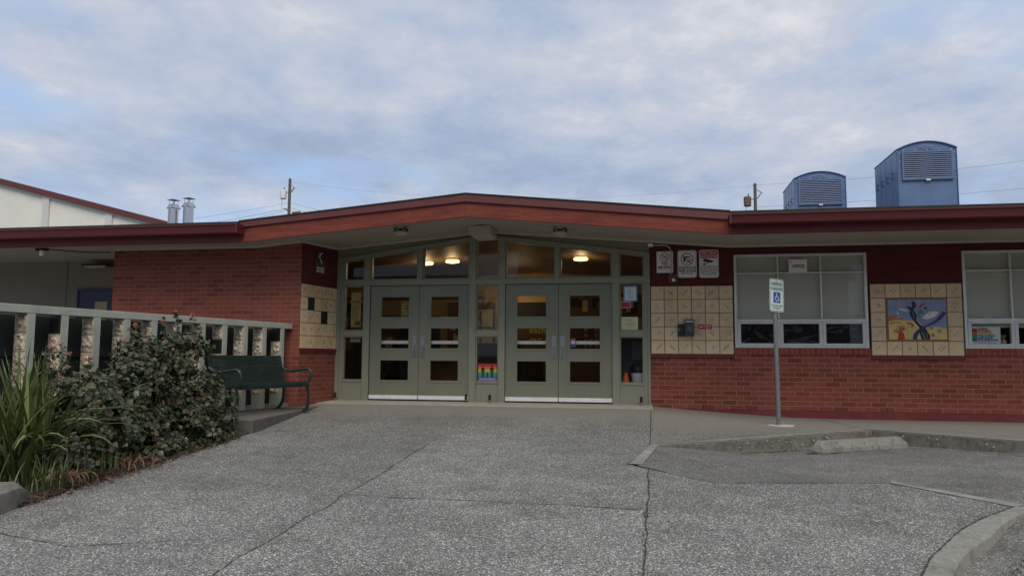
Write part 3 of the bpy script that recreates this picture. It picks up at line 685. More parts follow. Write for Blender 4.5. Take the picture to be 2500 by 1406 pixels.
# ------------------------------------------------------------------ lobby interior
lb=MB(); X0,X1,Y1=-9.4,.16,6.2
lb.box(X0,X1,Y1,Y1+.1,-.02,3.2); lb.box(X1,X1+.1,.25,Y1,-.02,3.2); lb.box(X0-.1,X0,.0,Y1,-.02,3.2); lb.box(X0,-6.0,.12,.2,-.02,3.2)
lb.build('lobby_wall',M['tan'],B_)
MB().add([(X0,.14,2.72),(-2.98,.14,3.03),(.2,.14,2.84),(.2,Y1,2.84),(-2.98,Y1,3.03),(X0,Y1,2.72)],[(0,5,4,1),(1,4,3,2)]).build('lobby_ceiling',M['wood_ceiling'],B_)
tag(MB().box(X0,-.035,.135,Y1,-.06,-.021).build('lobby_floor',M['lobby_floor']),kind='structure')
b=MB(); b.box(X0,X1,Y1-.03,Y1-.002,0,.95); b.build('wainscot',M['wood'],B_)
for a,c in ((-8.6,-7.5),(-4.0,-2.3)): MB().box(a,c,Y1-.04,Y1-.031,0,2.25).build('dark_corridor_opening',M['dark'],B_)
MB().box(-8.3,-4.4,Y1-.09,Y1-.045,2.34,2.42).build('picture_rail',M['wood'],B_)
def lamp(x,y,z,label,rx=.19,ry=.16):
    t=empty('ceiling_lamp',(x,y,z),label,'ceiling lamp','glowing lamps on the lobby ceiling')
    pl__=bpy.data.lights.new('lamp_light','POINT'); pl__.energy=5.5; pl__.color=(1,.66,.32); pl__.shadow_soft_size=.08; lo_=bpy.data.objects.new('lamp_light',pl__); COL.objects.link(lo_); lo_.parent=t; lo_.location=(0,0,-.16)
    b=MB(); b.lathe([(.12,0),(.15,-.01),(.158,-.035),(.15,-.062),(.11,-.07)],n=24); b.v=[(v_[0]*1.0,v_[1]*.8,v_[2]) for v_ in b.v]; b.build('lamp_shade',M['lamp'],t,smooth=True)
    MB().lathe([(.10,.0),(.10,.012)],n=12).build('ceiling_mount',M['trim'],t)
lamp(-4.35,2.6,2.945,'warm oval ceiling lamp glowing behind the transom above the left double doors')
lamp(-4.98,2.7,2.925,'second slimmer warm lamp seen at the transom edge left of the bright oval one')
lamp(-1.48,2.4,2.925,'warm oval ceiling lamp glowing behind the transom above the right double doors')
lamp(-3.35,5.4,2.45,'far warm lamp seen through the upper lite of the right double doors')
# things inside
def paper(name,x0,x1,z0,z1,y,mat,label,cat,th=.003):
    t=empty(name,((x0+x1)/2,y,z0),label,cat); w=x1-x0;h=z1-z0
    MB().box(-w/2,w/2,-th,0,0,h).build('sheet',mat,t); return t,w,h
M['yellow_paper']=plain('yellow_paper',(.55,.38,.12),.7,.05,4); M['cream_paper']=plain('cream_paper',(.55,.47,.30),.7,.05,4); M['green_paper']=plain('pale_green_paper',(.60,.62,.36),.7,.05,4)
M['white_paper']=plain('white_paper',(.66,.69,.74),.7,.04,4); M['blue_paper']=plain('blue_border',(.12,.27,.45),.6,.05,4)
def lines(t,x0,x1,z0,z1,n,mat,seed,y=-.0045,name='printed_lines'):
    rr=random.Random(seed); b=MB()
    for i in range(n):
        z=z1-(z1-z0)*(i+.5)/n; h=(z1-z0)/n*.32; x=x0
        while x<x1:
            w=rr.uniform(.012,.045); b.box(x,min(x+w,x1),y,y+.001,z-h/2,z+h/2); x+=w+.008
            if rr.random()<.08: break
    return b.build(name,mat,t)
t,w,h=paper('poster',-5.70,-5.50,1.36,2.02,.14,M['yellow_paper'],'tall yellow poster headed SAFE behind the glass beside the left double doors','poster')
text('SAFE',.075,0,h-.19,M['ink'],t,y=-.004,bold=.01); lines(t,-.08,.05,.14,.42,8,M['wood'],3); MB().box(-.02,.08,-.005,-.004,.03,.11).build('printed_block',M['wood'],t)
t,w,h=paper('notice',-5.70,-5.50,1.07,1.30,.14,M['cream_paper'],'small cream notice below the tall SAFE poster','notice'); lines(t,-.07,.06,.06,.18,5,M['ink'],4)
t,w,h=paper('notice',-4.74,-4.50,1.53,1.87,.30,M['yellow_paper'],'yellow notice hanging behind the top lite of the leftmost door leaf','notice'); lines(t,-.07,.07,.16,.26,2,M['ink'],5); lines(t,-.09,.09,.02,.06,1,M['ink'],6)
t,w,h=paper('certificate',-.50,-.255,1.80,2.085,.044,M['blue_paper'],'white page with a blue border taped in the right sidelight','certificate'); MB().box(-.10,.10,-.0045,-.0035,.025,h-.025).build('page',M['white_paper'],t); lines(t,-.05,.05,.05,h-.06,7,M['blue_paper'],7,y=-.006)
t,w,h=paper('sticker',-.545,-.375,1.695,1.79,.044,M['red_ink'],'small red sticker with a white border under the blue bordered page','sticker'); 
b=MB(); b.box(-w/2-.006,w/2+.006,-.002,.003,-.006,h+.006); b.build('white_border',M['white_ink'],t); lines(t,-.06,.06,.02,.07,3,M['ink_maroon'],8)
t,w,h=paper('notice',-.545,-.245,1.295,1.525,.044,M['green_paper'],'pale yellow-green landscape notice at the foot of the right upper sidelight','notice'); lines(t,-.08,.05,.165,.19,1,M['ink'],9); MB().box(-.06,.09,-.0045,-.0035,.07,.15).build('pasted_label',M['cream_paper'],t); lines(t,-.02,.02,.03,.05,1,M['ink'],10,y=-.0045,name='small_print')
# rainbow sign
RB=[(.45,.03,.05),(.55,.16,.05),(.62,.45,.05),(.06,.30,.13),(.03,.20,.35),(.16,.10,.30)]
RBM=[plain('rainbow_'+n_,c_,.5,.04,4) for n_,c_ in zip(('red','orange','yellow','green','blue','violet'),RB)]
def silhouette(b,cx,z0,h,y):
    b.add([],[]); s_=h
    b.xz([(cx-.07*s_,z0),(cx-.015*s_,z0),(cx,z0+.42*s_),(cx+.015*s_,z0),(cx+.07*s_,z0),(cx+.09*s_,z0+.45*s_),(cx+.10*s_,z0+.78*s_),(cx-.10*s_,z0+.78*s_),(cx-.09*s_,z0+.45*s_)],y,y+.001)
    b.seg(cx+.09*s_,z0+.76*s_,cx+.16*s_,z0+.42*s_,.045*s_,y-.0003,y+.0007); b.seg(cx-.09*s_,z0+.76*s_,cx-.16*s_,z0+.42*s_,.045*s_,y-.0003,y+.0007)
    b.ring(cx,z0+.90*s_,0.0005,.075*s_,y,y+.001,12); b.box(cx-.02*s_,cx+.02*s_,y-.0002,y+.0008,z0+.77*s_,z0+.84*s_)
t=empty('rainbow_sign',(-2.985,.046,.365),'rainbow striped sign with family silhouettes in the centre sidelight','sign')
MB().box(-.175,.175,-.003,0,0,.31).build('panel',RBM[5],t)
for i in range(5): MB().box(-.175,.175,-.0045,-.0032,.055+.051*(4-i),.055+.051*(5-i)).build('stripe',RBM[i],t)
b=MB(); silhouette(b,-.085,.06,.23,-.006); silhouette(b,.085,.06,.245,-.006); silhouette(b,0,.06,.105,-.006); b.build('silhouettes',M['ink'],t)
text('All Families Welcome',.034,0,.028,M['white_ink'],t,y=-.004,bold=.012)
t=empty('window_sticker',(-1.41,.043,.985),'small rainbow and blue sticker on the middle lite of the rightmost door','sticker')
MB().box(-.048,.048,-.002,0,0,.155).build('backing',M['blue_ink'],t)
for i in range(3): MB().box(-.04,.04,-.0035,-.0022,.06+.028*(2-i),.06+.028*(3-i)).build('stripe',RBM[i],t)
b=MB(); silhouette(b,-.015,.055,.07,-.005); silhouette(b,.017,.055,.07,-.005); b.build('silhouettes',M['white_ink'],t)
# bin, cone, cabinet behind right sidelight
t=empty('waste_bin',(-.215,.34,-.02),'white waste bin lined with a black bag behind the right sidelight','bin')
M['bin_white']=plain('white_plastic',(.72,.74,.76),.4,.04,4); MB().lathe([(.125,0),(.13,.02),(.17,.57),(.175,.585)],n=28).build('bin_body',M['bin_white'],t,smooth=True)
b=MB(); pr=[(.178,.55),(.186,.60),(.183,.68),(.15,.69)]; b.lathe(pr,n=28); b.v=[(x*(1+.03*noise.noise(Vector((x*30,y*30,z*20)))),y*(1+.03*noise.noise(Vector((x*30,y*30,z*20)))),z+.012*noise.noise(Vector((x*20,y*20,7)))) for x,y,z in b.v]; b.build('bin_bag',M['black'],t)
M['orange']=plain('orange_cone',(.75,.13,.02),.45,.08,5)
t=empty('traffic_cone',(-.475,.27,-.02),'small orange cone standing beside the white waste bin','cone')
MB().lathe([(.085,.31),(.08,.32),(.028,.54),(.022,.55)],n=20).build('cone_body',M['orange'],t,smooth=True)
MB().box(-.12,.12,-.1,.1,.295,.31).build('cone_base',M['orange'],t)
t=empty('step_box',(-.475,.27,-.02),'dark box that the small orange cone stands on','box'); MB().box(-.1,.1,-.1,.1,0,.294).build('box_body',M['dark'],t)
t=empty('cabinet',(-.22,.62,-.02),'dark slate blue cabinet standing behind the white waste bin','cabinet')
M['slate']=plain('slate_cabinet',(.05,.062,.085),.5,.1,3); MB().box(-.36,.36,0,.5,0,1.18).build('cabinet_body',M['slate'],t,bevel=.01); MB().box(-.15,.34,-.012,-.001,.78,1.12).build('drawer_front',plain('cabinet_panel',(.16,.16,.17),.5,.05,3),t)
# lobby lettering and boards
t=empty('wall_board',(-2.9,6.14,0),'brown lobby board with yellow lettering seen through the right doors','board')
MB().box(-.75,1.1,-.03,-.001,1.0,1.75).build('board_panel',plain('board_brown',(.09,.055,.025),.6,.1,3),t)
M['letter_yellow']=plain('letter_yellow',(.50,.46,.12),.5,.05,3)
join_text([text('each other',.24,.25,1.50,M['letter_yellow'],t,y=-.033,bold=.008),text('our school',.24,.25,1.26,M['letter_yellow'],t,y=-.033,bold=.008)])
t=empty('photo_board',(-1.55,6.14,0),'dark board crowded with small red and white photographs in the lobby','board'); MB().box(-.25,1.1,-.03,-.001,1.0,1.62).build('board_panel',plain('board_red',(.06,.015,.015),.6,.1,3),t)
b=MB(); rr=random.Random(4)
for i in range(9):
    for j in range(4):
        if rr.random()<.8: b.box(-.2+i*.14,-.2+i*.14+.10,-.034,-.0305,1.05+j*.14,1.05+j*.14+.10)
b.build('photographs',plain('photo_prints',(.30,.16,.13),.5,.5,25),t)
t=empty('lobby_display',(-4.35,6.1,0),'tall pale green display panel far back in the lobby','display')
MB().box(-.45,.2,-.06,-.001,.9,2.05).build('display_panel',plain('pale_green_panel',(.42,.45,.27),.6,.1,2),t); b=MB(); b.box(-.14,-.09,-.07,-.061,.9,2.05); b.box(-.45,.2,-.07,-.061,1.55,1.6); b.build('frame',M['wood'],t)
t=empty('reception_table',(-4.6,3.4,-.02),'brown wooden table standing in the dark lobby','table')
MB().box(-.7,.7,-.35,.35,.68,.72).build('tabletop',M['wood'],t); MB().box(-.66,.66,-.31,-.29,.25,.68).build('front_panel',plain('table_wood',(.28,.15,.07),.5,.1,4),t)
for sx in (-.62,.62):
    for sy in (-.28,.28): MB().box(sx-.03,sx+.03,sy-.03,sy+.03,0,.68).build('leg',M['wood'],t)
t=empty('chair',(-6.3,3.2,-.02),'dark lobby chair left of the brown table','chair'); MB().box(-.22,.22,-.22,.22,.42,.47).build('seat',M['dark'],t); MB().box(-.22,.22,.18,.22,.47,.9).build('backrest',M['dark'],t)
for sx in (-.19,.19):
    for sy in (-.19,.19): MB().box(sx-.02,sx+.02,sy-.02,sy+.02,0,.42).build('leg',M['black'],t)
def board(x0,x1,z0,z1,lab,seed,cols,y=6.15,cat='notice board'):
    t=empty('notice_board',((x0+x1)/2,y,z0),lab,cat); w=(x1-x0)/2; h=z1-z0; rr=random.Random(seed)
    f=MB(); f.box(-w,w,-.03,-.001,0,h); parts=[(f,M['wood'])]
    for k,c_ in enumerate(cols):
        b=MB()
        for i in range(6): a=rr.uniform(-w+.03,w-.28); z=rr.uniform(.04,h-.34); b.box(a,a+rr.uniform(.12,.24),-.033-.001*k-.0002*i,-.0302,z,z+rr.uniform(.14,.30))
        parts.append((b,c_))
    combine('board_face',parts,t); return t
board(-8.9,-7.7,1.0,2.0,'brown notice board with cream and yellow sheets far left in the lobby',51,(M['cream_paper'],M['yellow_paper']))
board(-7.2,-5.6,1.0,1.9,'wide notice board with white and green sheets behind the left double doors',52,(M['white_paper'],M['green_paper'],M['wood']))
board(-5.4,-4.1,1.1,2.25,'tall dark notice board at the centre of the lobby back wall',53,(M['dark'],M['cream_paper'],M['slate']))
board(-2.2,-.2,1.85,2.45,'long high board of dark pictures behind the right double doors',54,(M['dark'],M['wood'],M['cream_paper']))
def locker(x,y,w,h,lab,m_):
    t=empty('lobby_cupboard',(x,y,-.02),lab,'cupboard'); MB().box(-w/2,w/2,0,.45,0,h).build('cupboard_body',m_,t,bevel=.008)
    for k in range(2): MB().box(-w/2+.02+k*w/2,k*w/2-.02,-.012,-.001,.06,h-.05).build('cupboard_door',m_,t)
locker(-7.9,4.6,1.3,1.35,'dark cupboard standing behind the left leaf of the left double doors',M['slate'])
locker(-3.7,4.2,1.1,1.15,'dark cupboard behind the centre sidelight',M['dark'])
locker(-1.9,5.0,1.5,1.05,'brown cupboard below the lobby lettering board',M['wood'])
locker(-5.9,5.0,.9,1.7,'tall black cupboard behind the second door leaf',M['dark'])
t=empty('tall_screen',(-4.95,2.2,-.02),'dark standing screen seen through the lowest left door lites','screen'); MB().box(-.45,.25,-.02,.02,.05,1.25).build('screen_panel',M['slate'],t)
for sx in (-.4,.2): MB().box(sx-.03,sx+.03,-.2,.2,0,.05).build('foot',M['black'],t)
# door stops on threshold
for (x,y,lab) in ((-5.88,-.12,'black door stop on two metal pins at the far left door jamb'),(-3.35,-.1,'black door stop on two metal pins beside the left double doors'),(-2.90,-.14,'black door stop on two metal pins below the centre sidelight'),(-.20,-.12,'black door stop on two metal pins below the right sidelight')):
    t=empty('door_stop',(x,y,-.03),lab,'door stop','door stops along the threshold')
    MB().lathe([(.022,.05),(.026,.055),(.026,.145),(.022,.15)],n=14).build('rubber_buffer',M['black'],t)
    b=MB(); b.tube([(-.012,0,-.0),(-.012,0,.17)],.004,6); b.tube([(.012,0,0),(.012,0,.17)],.004,6); b.build('pins',M['steel'],t)
    MB().box(-.035,.035,-.03,.03,-.004,.004).build('base_plate',M['steel'],t)
# ------------------------------------------------------------------ fixtures under the soffit
def emlight(x,y,z,lab,rz_=0):
    t=empty('emergency_light',(x,y,z),lab,'light fixture','emergency lights under the soffit',rz_)
    MB().box(-.115,.115,-.05,.05,-.085,-.03).build('housing',M['black'],t,bevel=.004)
    for s_ in (-1,1): MB().box(s_*.062-.034,s_*.062+.034,-.055,-.0505,-.072,-.045).build('lamp_lens',plain('clear_lens',(.25,.25,.27),.2,.1,5),t)
    MB().lathe([(.06,-.15),(.10,-.135),(.11,-.1),(.11,-.086)],n=20).build('diffuser',M['trim'],t,smooth=True)
    MB().box(-.05,.05,-.05,.05,-.03,.0).build('mount',M['trim'],t)
emlight(-4.24,-1.30,zs(-4.24)+.0,'black twin emergency light under the soffit above the left doors')
emlight(-1.53,-.92,zs(-1.53)+.0,'black twin emergency light under the soffit above the right doors')
t=empty('surface_conduit',(0,-.02,2.8),'white conduit curving down the maroon wall to a small box','conduit')
P=[(-.02,-.0,.03),(.22,-.0,.03)]+[(.22+.12*math.sin(a),-.0,-.09+.12*math.cos(a)) for a in [R(q) for q in (15,30,45,60,75,90)]]+[(.345,-.0,-.53)]
b=MB(); b.tube([(p[0],p[1],p[2]-.03) for p in P],.011,8); b.build('pipe',M['trim'],t,smooth=True)
MB().box(-.06,.03,-.04,.01,-.03,.03).build('camera_head',M['white_sign'],t,bevel=.008)
t=empty('switch_box',(.38,-.006,2.12),'maroon box with a round lens at the end of the conduit','electrical box'); MB().box(-.085,.075,-.05,0,0,.16).build('box_body',plain('maroon_box',(.13,.04,.045),.45,.05,4),t,bevel=.005)
b=MB(); b.lathe([(.027,0),(.03,.02),(.02,.035)],n=16); b.v=[(v_[0],-.05-v_[2],v_[1]+.05) for v_ in b.v]; b.build('lens',M['white_sign'],t,smooth=True)
# left eave small lamp and breezeway lamp
t=empty('eave_lamp',(-10.9,-1.75,2.70),'small glass lamp hanging from the eave at the left','lamp'); MB().lathe([(.03,-.12),(.04,-.1),(.04,-.03)],n=12).build('glass_jar',M['white_sign'],t); MB().box(-.12,.1,-.03,.05,-.03,.02).build('bracket',M['black'],t)
b=MB(); b.tube([(.08,0,.0),(.35,.1,-.02),(.7,.3,-.03),(.95,.58,-.0)],.012,6); b.build('cable',M['black'],t)
t=empty('breezeway_lamp',(-11.4,.30,2.68),'long flat lamp on the breezeway wall above the blue door','lamp'); MB().box(-.3,.3,-.1,.15,-.04,0).build('lamp_body',M['black'],t); MB().box(-.25,.25,-.09,.1,-.07,-.041).build('diffuser',M['trim'],t)
b=MB(); b.tube([(.3,.0,-.01),(.7,0,-.02),(.86,0,-.1),(.92,-.0,-.3),(.96,-.02,-.5)],.014,6); b.build('cable',M['black'],t)
# ------------------------------------------------------------------ signs on right wall
def rrect(x0,x1,z0,z1,r,n=5):
    pts=[]
    for cx,cz,a0 in ((x1-r,z0+r,-90),(x1-r,z1-r,0),(x0+r,z1-r,90),(x0+r,z0+r,180)):
        for k in range(n+1):
            a=R(a0+90*k/n); pts.append((cx+r*math.cos(a),cz+r*math.sin(a)))
    return pts
def plate(name,loc,w,h,mat,label,r=.004,rotz=0,group=None,border=None,bw=.008,inset=.012):
    t=empty(name,loc,label,'sign',group,rotz); MB().xz(rrect(-w/2,w/2,0,h,max(r,.002)),-.003,0).build('panel',mat,t)
    if border:
        b=MB(); o_=rrect(-w/2+inset,w/2-inset,inset,h-inset,max(r-inset*.5,.003)); i_=rrect(-w/2+inset+bw,w/2-inset-bw,inset+bw,h-inset-bw,max(r-inset*.5-bw*.5,.002))
        n=len(o_)
        for k in range(n):
            j=(k+1)%n; b.xz([o_[k],o_[j],i_[j],i_[k]],-.0042,-.0031)
        b.build('border_line',border,t)
    return t
WY=-.009
t=plate('no_smoking_sign',(.234,WY,2.303),.285,.382,M['white_sign'],'square cornered white NO SMOKING sign left of the conduit')
b=MB(); b.ring(-.0,.285,.07,.080,-.005,-.0035); b.seg(-.052,.337,.052,.233,.010,-.0052,-.0037); b.seg(-.05,.277,.045,.277,.014,-.005,-.0035)
b.seg(.01,.32,.03,.300,.008,-.005,-.0035); b.seg(.03,.33,.05,.300,.008,-.005,-.0035); b.build('pictogram',M['ink'],t)
join_text([text('NO',.075,0,.165,M['ink'],t,y=-.004,bold=.025,sx=.9),text('SMOKING',.075,0,.095,M['ink'],t,y=-.004,bold=.022,sx=.72)])
b=MB()
for sx in (-.12,.12):
    for sz in (.02,.36): b.box(sx-.006,sx+.006,-.006,-.0035,sz-.006,sz+.006)
b.build('screws',M['ink'],t)
t=plate('weapons_free_sign',(.621,WY,2.212),.327,.485,M['white_sign'],'rounded white WEAPONS FREE ZONE sign between two others',r=.04,border=M['ink'],bw=.004)
b=MB(); b.ring(0,.325,.098,.110,-.005,-.0035,40); b.seg(-.075,.39,.075,.25,.013,-.0053,-.0038)
b.xz([(-.065,.352),(.055,.352),(.055,.372),(-.065,.38)],-.005,-.0035); b.xz([(-.06,.352),(-.03,.352),(-.025,.285),(-.065,.285)],-.0051,-.0036)
b.seg(-.02,.255,.085,.325,.014,-.005,-.0035); b.build('pictogram',M['ink_maroon'],t)
join_text([text('WEAPONS',.068,0,.175,M['ink_maroon'],t,y=-.004,bold=.022,sx=.92),text('FREE ZONE',.068,0,.118,M['ink_maroon'],t,y=-.004,bold=.022,sx=.85),text('RCW 9.41.280',.036,0,.068,M['ink_maroon'],t,y=-.004,bold=.02,sx=.9)])
t=plate('surveillance_sign',(.994,WY,2.207),.332,.492,M['white_sign'],'rounded white sign with red band FOR YOUR PROTECTION',r=.04,border=M['ink_maroon'],bw=.003)
MB().xz(rrect(-.148,.148,.345,.475,.02),-.0050,-.0043).build('red_band',M['red_ink'],t)
join_text([text('FOR YOUR',.06,0,.437,M['white_ink'],t,y=-.0052,bold=.012,sx=.88),text('PROTECTION',.06,0,.378,M['white_ink'],t,y=-.0052,bold=.012,sx=.85)],'heading')
b=MB(); b.xz([(-.10,.29),(-.09,.33),(-.05,.335),(.085,.295),(.05,.268),(.0,.268)],-.005,-.0035); b.seg(-.01,.275,-.05,.245,.012,-.0051,-.0036); b.box(-.10,-.055,-.005,-.0035,.225,.255); b.build('pictogram',M['ink'],t)
join_text([text(s_,.031,0,.195-.036*i,M['ink'],t,y=-.004,bold=.012,sx=.86) for i,s_ in enumerate(('SCHOOL GROUNDS ARE','EQUIPPED WITH VIDEO','SURVEILLANCE FOR THE','SAFETY OF STUDENTS,','STAFF AND VISITORS'))])
# weapons sign on return wall (black)
ux,uy=math.cos(ra),math.sin(ra); u0=.56
t=plate('weapons_free_sign',(CX+ux*u0+uy*.012,YL+uy*u0-ux*.012,2.30),.33,.44,M['black'],'black WEAPONS FREE ZONE sign on the shaded return wall',rotz=ra)
b=MB(); b.seg(-.05,.37,.07,.39,.014,-.005,-.0035); b.seg(-.06,.31,-.0,.35,.02,-.005,-.0035); b.seg(-.03,.30,.05,.20,.014,-.005,-.0035); b.build('pictogram',M['white_sign'],t)
join_text([text('WEAPONS',.058,0,.105,M['white_sign'],t,y=-.004,bold=.01,sx=.85),text('FREE ZONE',.058,0,.050,M['white_sign'],t,y=-.004,bold=.01,sx=.8)])
# office signs
for (x,lab) in ((2.485,'white OFFICE sign hanging in the window behind the parking sign'),(6.30,'white OFFICE sign in the far right window cut by the frame edge')):
    t=plate('office_sign',(x,-.0,2.275),.30,.225,M['white_sign'],lab,group='office signs'); text('OFFICE',.075,.005,.11,M['ink'],t,y=-.004,bold=.03,sx=.85); MB().box(-.16,.16,-.008,-.0035,-.008,.004).build('lower_rail',M['alum'],t); MB().box(-.16,.16,-.008,-.0035,.222,.234).build('upper_rail',M['alum'],t)
    MB().ring(-.11,.185,.010,.018,-.005,-.0035,16).build('emblem',plain('grey_ink',(.4,.4,.4),.5,.1,5),t)
# intercom + red notice
t=empty('entry_keypad',(.66,-.02,1.18),'black entry keypad with side box mounted on the cream tiles','keypad')
MB().box(-.10,.06,-.09,0,.0,.29).build('keypad_body',plain('dark_grey_metal',(.05,.052,.055),.4,.1,6),t,bevel=.006); MB().box(-.22,-.103,-.07,0,0,.21).build('side_box',M['black'],t,bevel=.012)
b=MB(); b.box(-.085,.045,-.093,-.0905,.245,.262); b.build('label_strip',M['white_ink'],t)
b=MB()
for i in range(3):
    for j in range(3): b.box(-.045+i*.025,-.032+i*.025,-.094,-.0905,.10+j*.024,.112+j*.024)
b.build('key_buttons',M['steel'],t); MB().box(-.06,.03,-.093,-.0905,.02,.045).build('slot',M['black'],t); MB().box(-.20,-.187,-.073,-.0705,.11,.123).build('indicator',M['white_ink'],t)
t=plate('red_arrow_sign',(.908,-.02,1.305),.235,.082,M['red_ink'],'small red arrow sign to the right of the keypad',r=.003)
b=MB(); b.seg(-.08,.042,-.03,.042,.012,-.005,-.0035); b.xz([(-.10,.042),(-.075,.028),(-.075,.056)],-.0051,-.0036); b.build('arrow',M['white_ink'],t)
join_text([text(s_,.02,.045,.062-.021*i,M['white_ink'],t,y=-.004,bold=.01) for i,s_ in enumerate(('PLEASE PRESS','BUTTON FOR','ENTRY'))])
# diverse/inclusive window sign
t=empty('inclusive_sign',(5.385,-.0,1.066),'white rainbow sign reading DIVERSE INCLUSIVE in the far right window','sign')
MB().box(-.24,.25,.038,.041,0,.275).build('panel',M['white_sign'],t)
for i in range(4): MB().box(-.20,-.10,.0365,.0378,.035+.053*(3-i),.035+.053*(4-i)).build('stripe',[RBM[0],RBM[1],RBM[3],RBM[4]][i],t)
for i,(s_,mm) in enumerate((('DIVERSE',0),('INCLUSIVE',1),('ACCEPTING',2),('WELCOMING',3),('SAFE SPACE',4),('FOR EVERYONE',4))):
    text(s_,.046,-.092,.236-.036*i,RBM[mm] if mm<4 else M['blue_ink'],t,y=.0372,bold=.05,sx=.92,align='LEFT')
text('YOU ARE WELCOME HERE',.018,.02,.017,M['ink'],t,y=.0372,sx=1.5)
t=empty('cup',(5.70,.10,1.02),'small pale patterned cup on the sill beside the rainbow window sign','cup'); MB().lathe([(.03,0),(.04,.01),(.045,.10),(.04,.105)],n=16).build('cup_body',M['cream_paper'],t,smooth=True)
b=MB()
for k in range(5): a=k*1.2; b.tube([(0,0,.1),(.02*math.cos(a),.02*math.sin(a),.15),(.045*math.cos(a),.045*math.sin(a),.19)],.005,5)
b.build('twigs',M['cream_paper'],t)
# ------------------------------------------------------------------ mural
t=empty('tile_mural',(3.905,-.018,1.131),'painted tile mural of birds and curling stems framed by cream tiles','mural')
MW,MH=.90,.663; M['mframe']=plain('mural_brown_edge',(.27,.12,.055),.6,.1,6)
b=MB(); b.box(-.034,MW+.018,.0,.012,-.031,MH+.031); b.build('surround',M['mframe'],t)
def mm(name,c): return plain('mural_'+name,c,.35,.12,14)
mb=mm('blue',(.22,.27,.43)); my=mm('yellow',(.68,.50,.16)); mo=mm('orange',(.40,.14,.04)); mr=mm('red',(.42,.04,.03)); mn=mm('navy',(.008,.012,.035)); mi=mm('indigo',(.022,.032,.15)); mk=mm('dark_green',(.02,.05,.045)); mw=mm('cream',(.62,.62,.52)); mg=mm('green',(.07,.20,.13)); mp=mm('pink',(.45,.25,.28)); mv=mm('violet',(.25,.17,.30))
MB().box(0,MW,-.006,.0,0,MH).build('sky_field',mb,t)
ln=[(0,.395),(.08,.40),(.16,.375),(.25,.33),(.36,.315),(.46,.30),(.56,.19),(.66,.215),(.76,.205),(.895,.18)]
MB().xz([(0,0),(MW,0)]+ln[::-1],-.0075,-.0062).build('sand_field',my,t)
MB().xz([(0,.30),(.12,.335),(.25,.322),(.22,.35),(.10,.40),(0,.395)],-.009,-.0077).build('hill',mo,t)
MB().xz([(.0,.27),(.06,.285),(.18,.29),(.19,.265),(.12,.28),(.05,.262)],-.009,-.0077).build('hill',mo,t)
MB().xz([(.27,.27),(.33,.29),(.40,.25),(.39,.21),(.34,.19),(.36,.235),(.30,.25)],-.009,-.0077).build('hill',mo,t)
def ribbon(pts,ws,mat,name,y):
    b=MB(); P=dens(pts,5); n=len(P)
    def wv(i):
        t_=i/(n-1)*(len(ws)-1); k=min(int(t_),len(ws)-2); return ws[k]+(ws[k+1]-ws[k])*(t_-k)
    Lp=[];Rp=[]
    for i,p in enumerate(P):
        q=P[min(i+1,n-1)];o_=P[max(i-1,0)]; d=Vector((q[0]-o_[0],q[1]-o_[1])); d=d.normalized() if d.length>0 else Vector((1,0)); nn=Vector((-d.y,d.x))*wv(i)/2
        Lp.append((p[0]+nn.x,p[1]+nn.y)); Rp.append((p[0]-nn.x,p[1]-nn.y))
    vs=[(a,y,c) for pr in zip(Lp,Rp) for a,c in pr]
    b.add(vs,[(2*i,2*i+1,2*i+3,2*i+2) for i in range(n-1)]); b.add([(a,y+.001,c) for a,_,c in vs],[(2*i,2*i+2,2*i+3,2*i+1) for i in range(n-1)])
    return b.build(name,mat,t)
ribbon([(.39,.632),(.41,.56),(.37,.50),(.36,.42),(.40,.33),(.47,.24),(.54,.16),(.59,.06),(.60,0)],[.05,.065,.03,.05,.035,.04,.075,.085,.075],mn,'stem',-.0105)
ribbon([(.29,.55),(.35,.515),(.39,.48),(.42,.40),(.43,.32)],[.015,.05,.02,.04,.01],mn,'stem',-.0108)
ribbon([(.88,.45),(.80,.36),(.70,.28),(.58,.22),(.50,.17),(.42,.08),(.40,0)],[.055,.055,.03,.03,.045,.07,.06],mi,'stem',-.0111)
ribbon([(.49,.17),(.50,.10),(.53,0)],[.015,.04,.045],mn,'stem',-.0114)
ribbon([(.51,.165),(.57,.08),(.58,0)],[.015,.045,.045],mk,'stem',-.0117)
def blob(pts,mat,name,y=-.0115): return MB().xz(pts,y,y+.001).build(name,mat,t)
blob([(.52,.35),(.60,.33),(.72,.38),(.79,.44),(.75,.47),(.65,.465),(.58,.42)],mw,'bird'); blob([(.16,.52),(.22,.475),(.30,.47),(.33,.46),(.30,.495),(.22,.515)],mw,'bird'); blob([(.11,.35),(.15,.37),(.20,.40),(.16,.36)],mw,'bird'); blob([(.13,.43),(.15,.46),(.17,.43),(.15,.41)],mw,'bird')
blob([(.11,.60),(.18,.575),(.26,.55),(.22,.59),(.15,.612)],mp,'bird'); blob([(.48,.50),(.53,.55),(.58,.595),(.54,.60),(.50,.58)],mr,'flower'); blob([(.46,.40),(.50,.43),(.55,.42),(.53,.50),(.49,.49),(.47,.44)],mg,'leaf',-.0118); blob([(.45,.38),(.50,.36),(.52,.385),(.47,.395)],mg,'leaf',-.0118)
blob([(.55,.51),(.58,.55),(.59,.52),(.62,.54),(.60,.50)],mn,'butterfly'); blob([(.76,.415),(.79,.43),(.86,.50),(.85,.48),(.80,.42)],mr,'beak',-.0122)
blob([(.13,0),(.25,0),(.235,.10),(.20,.13),(.16,.12)],mr,'root')
b=MB(); rr=random.Random(2)
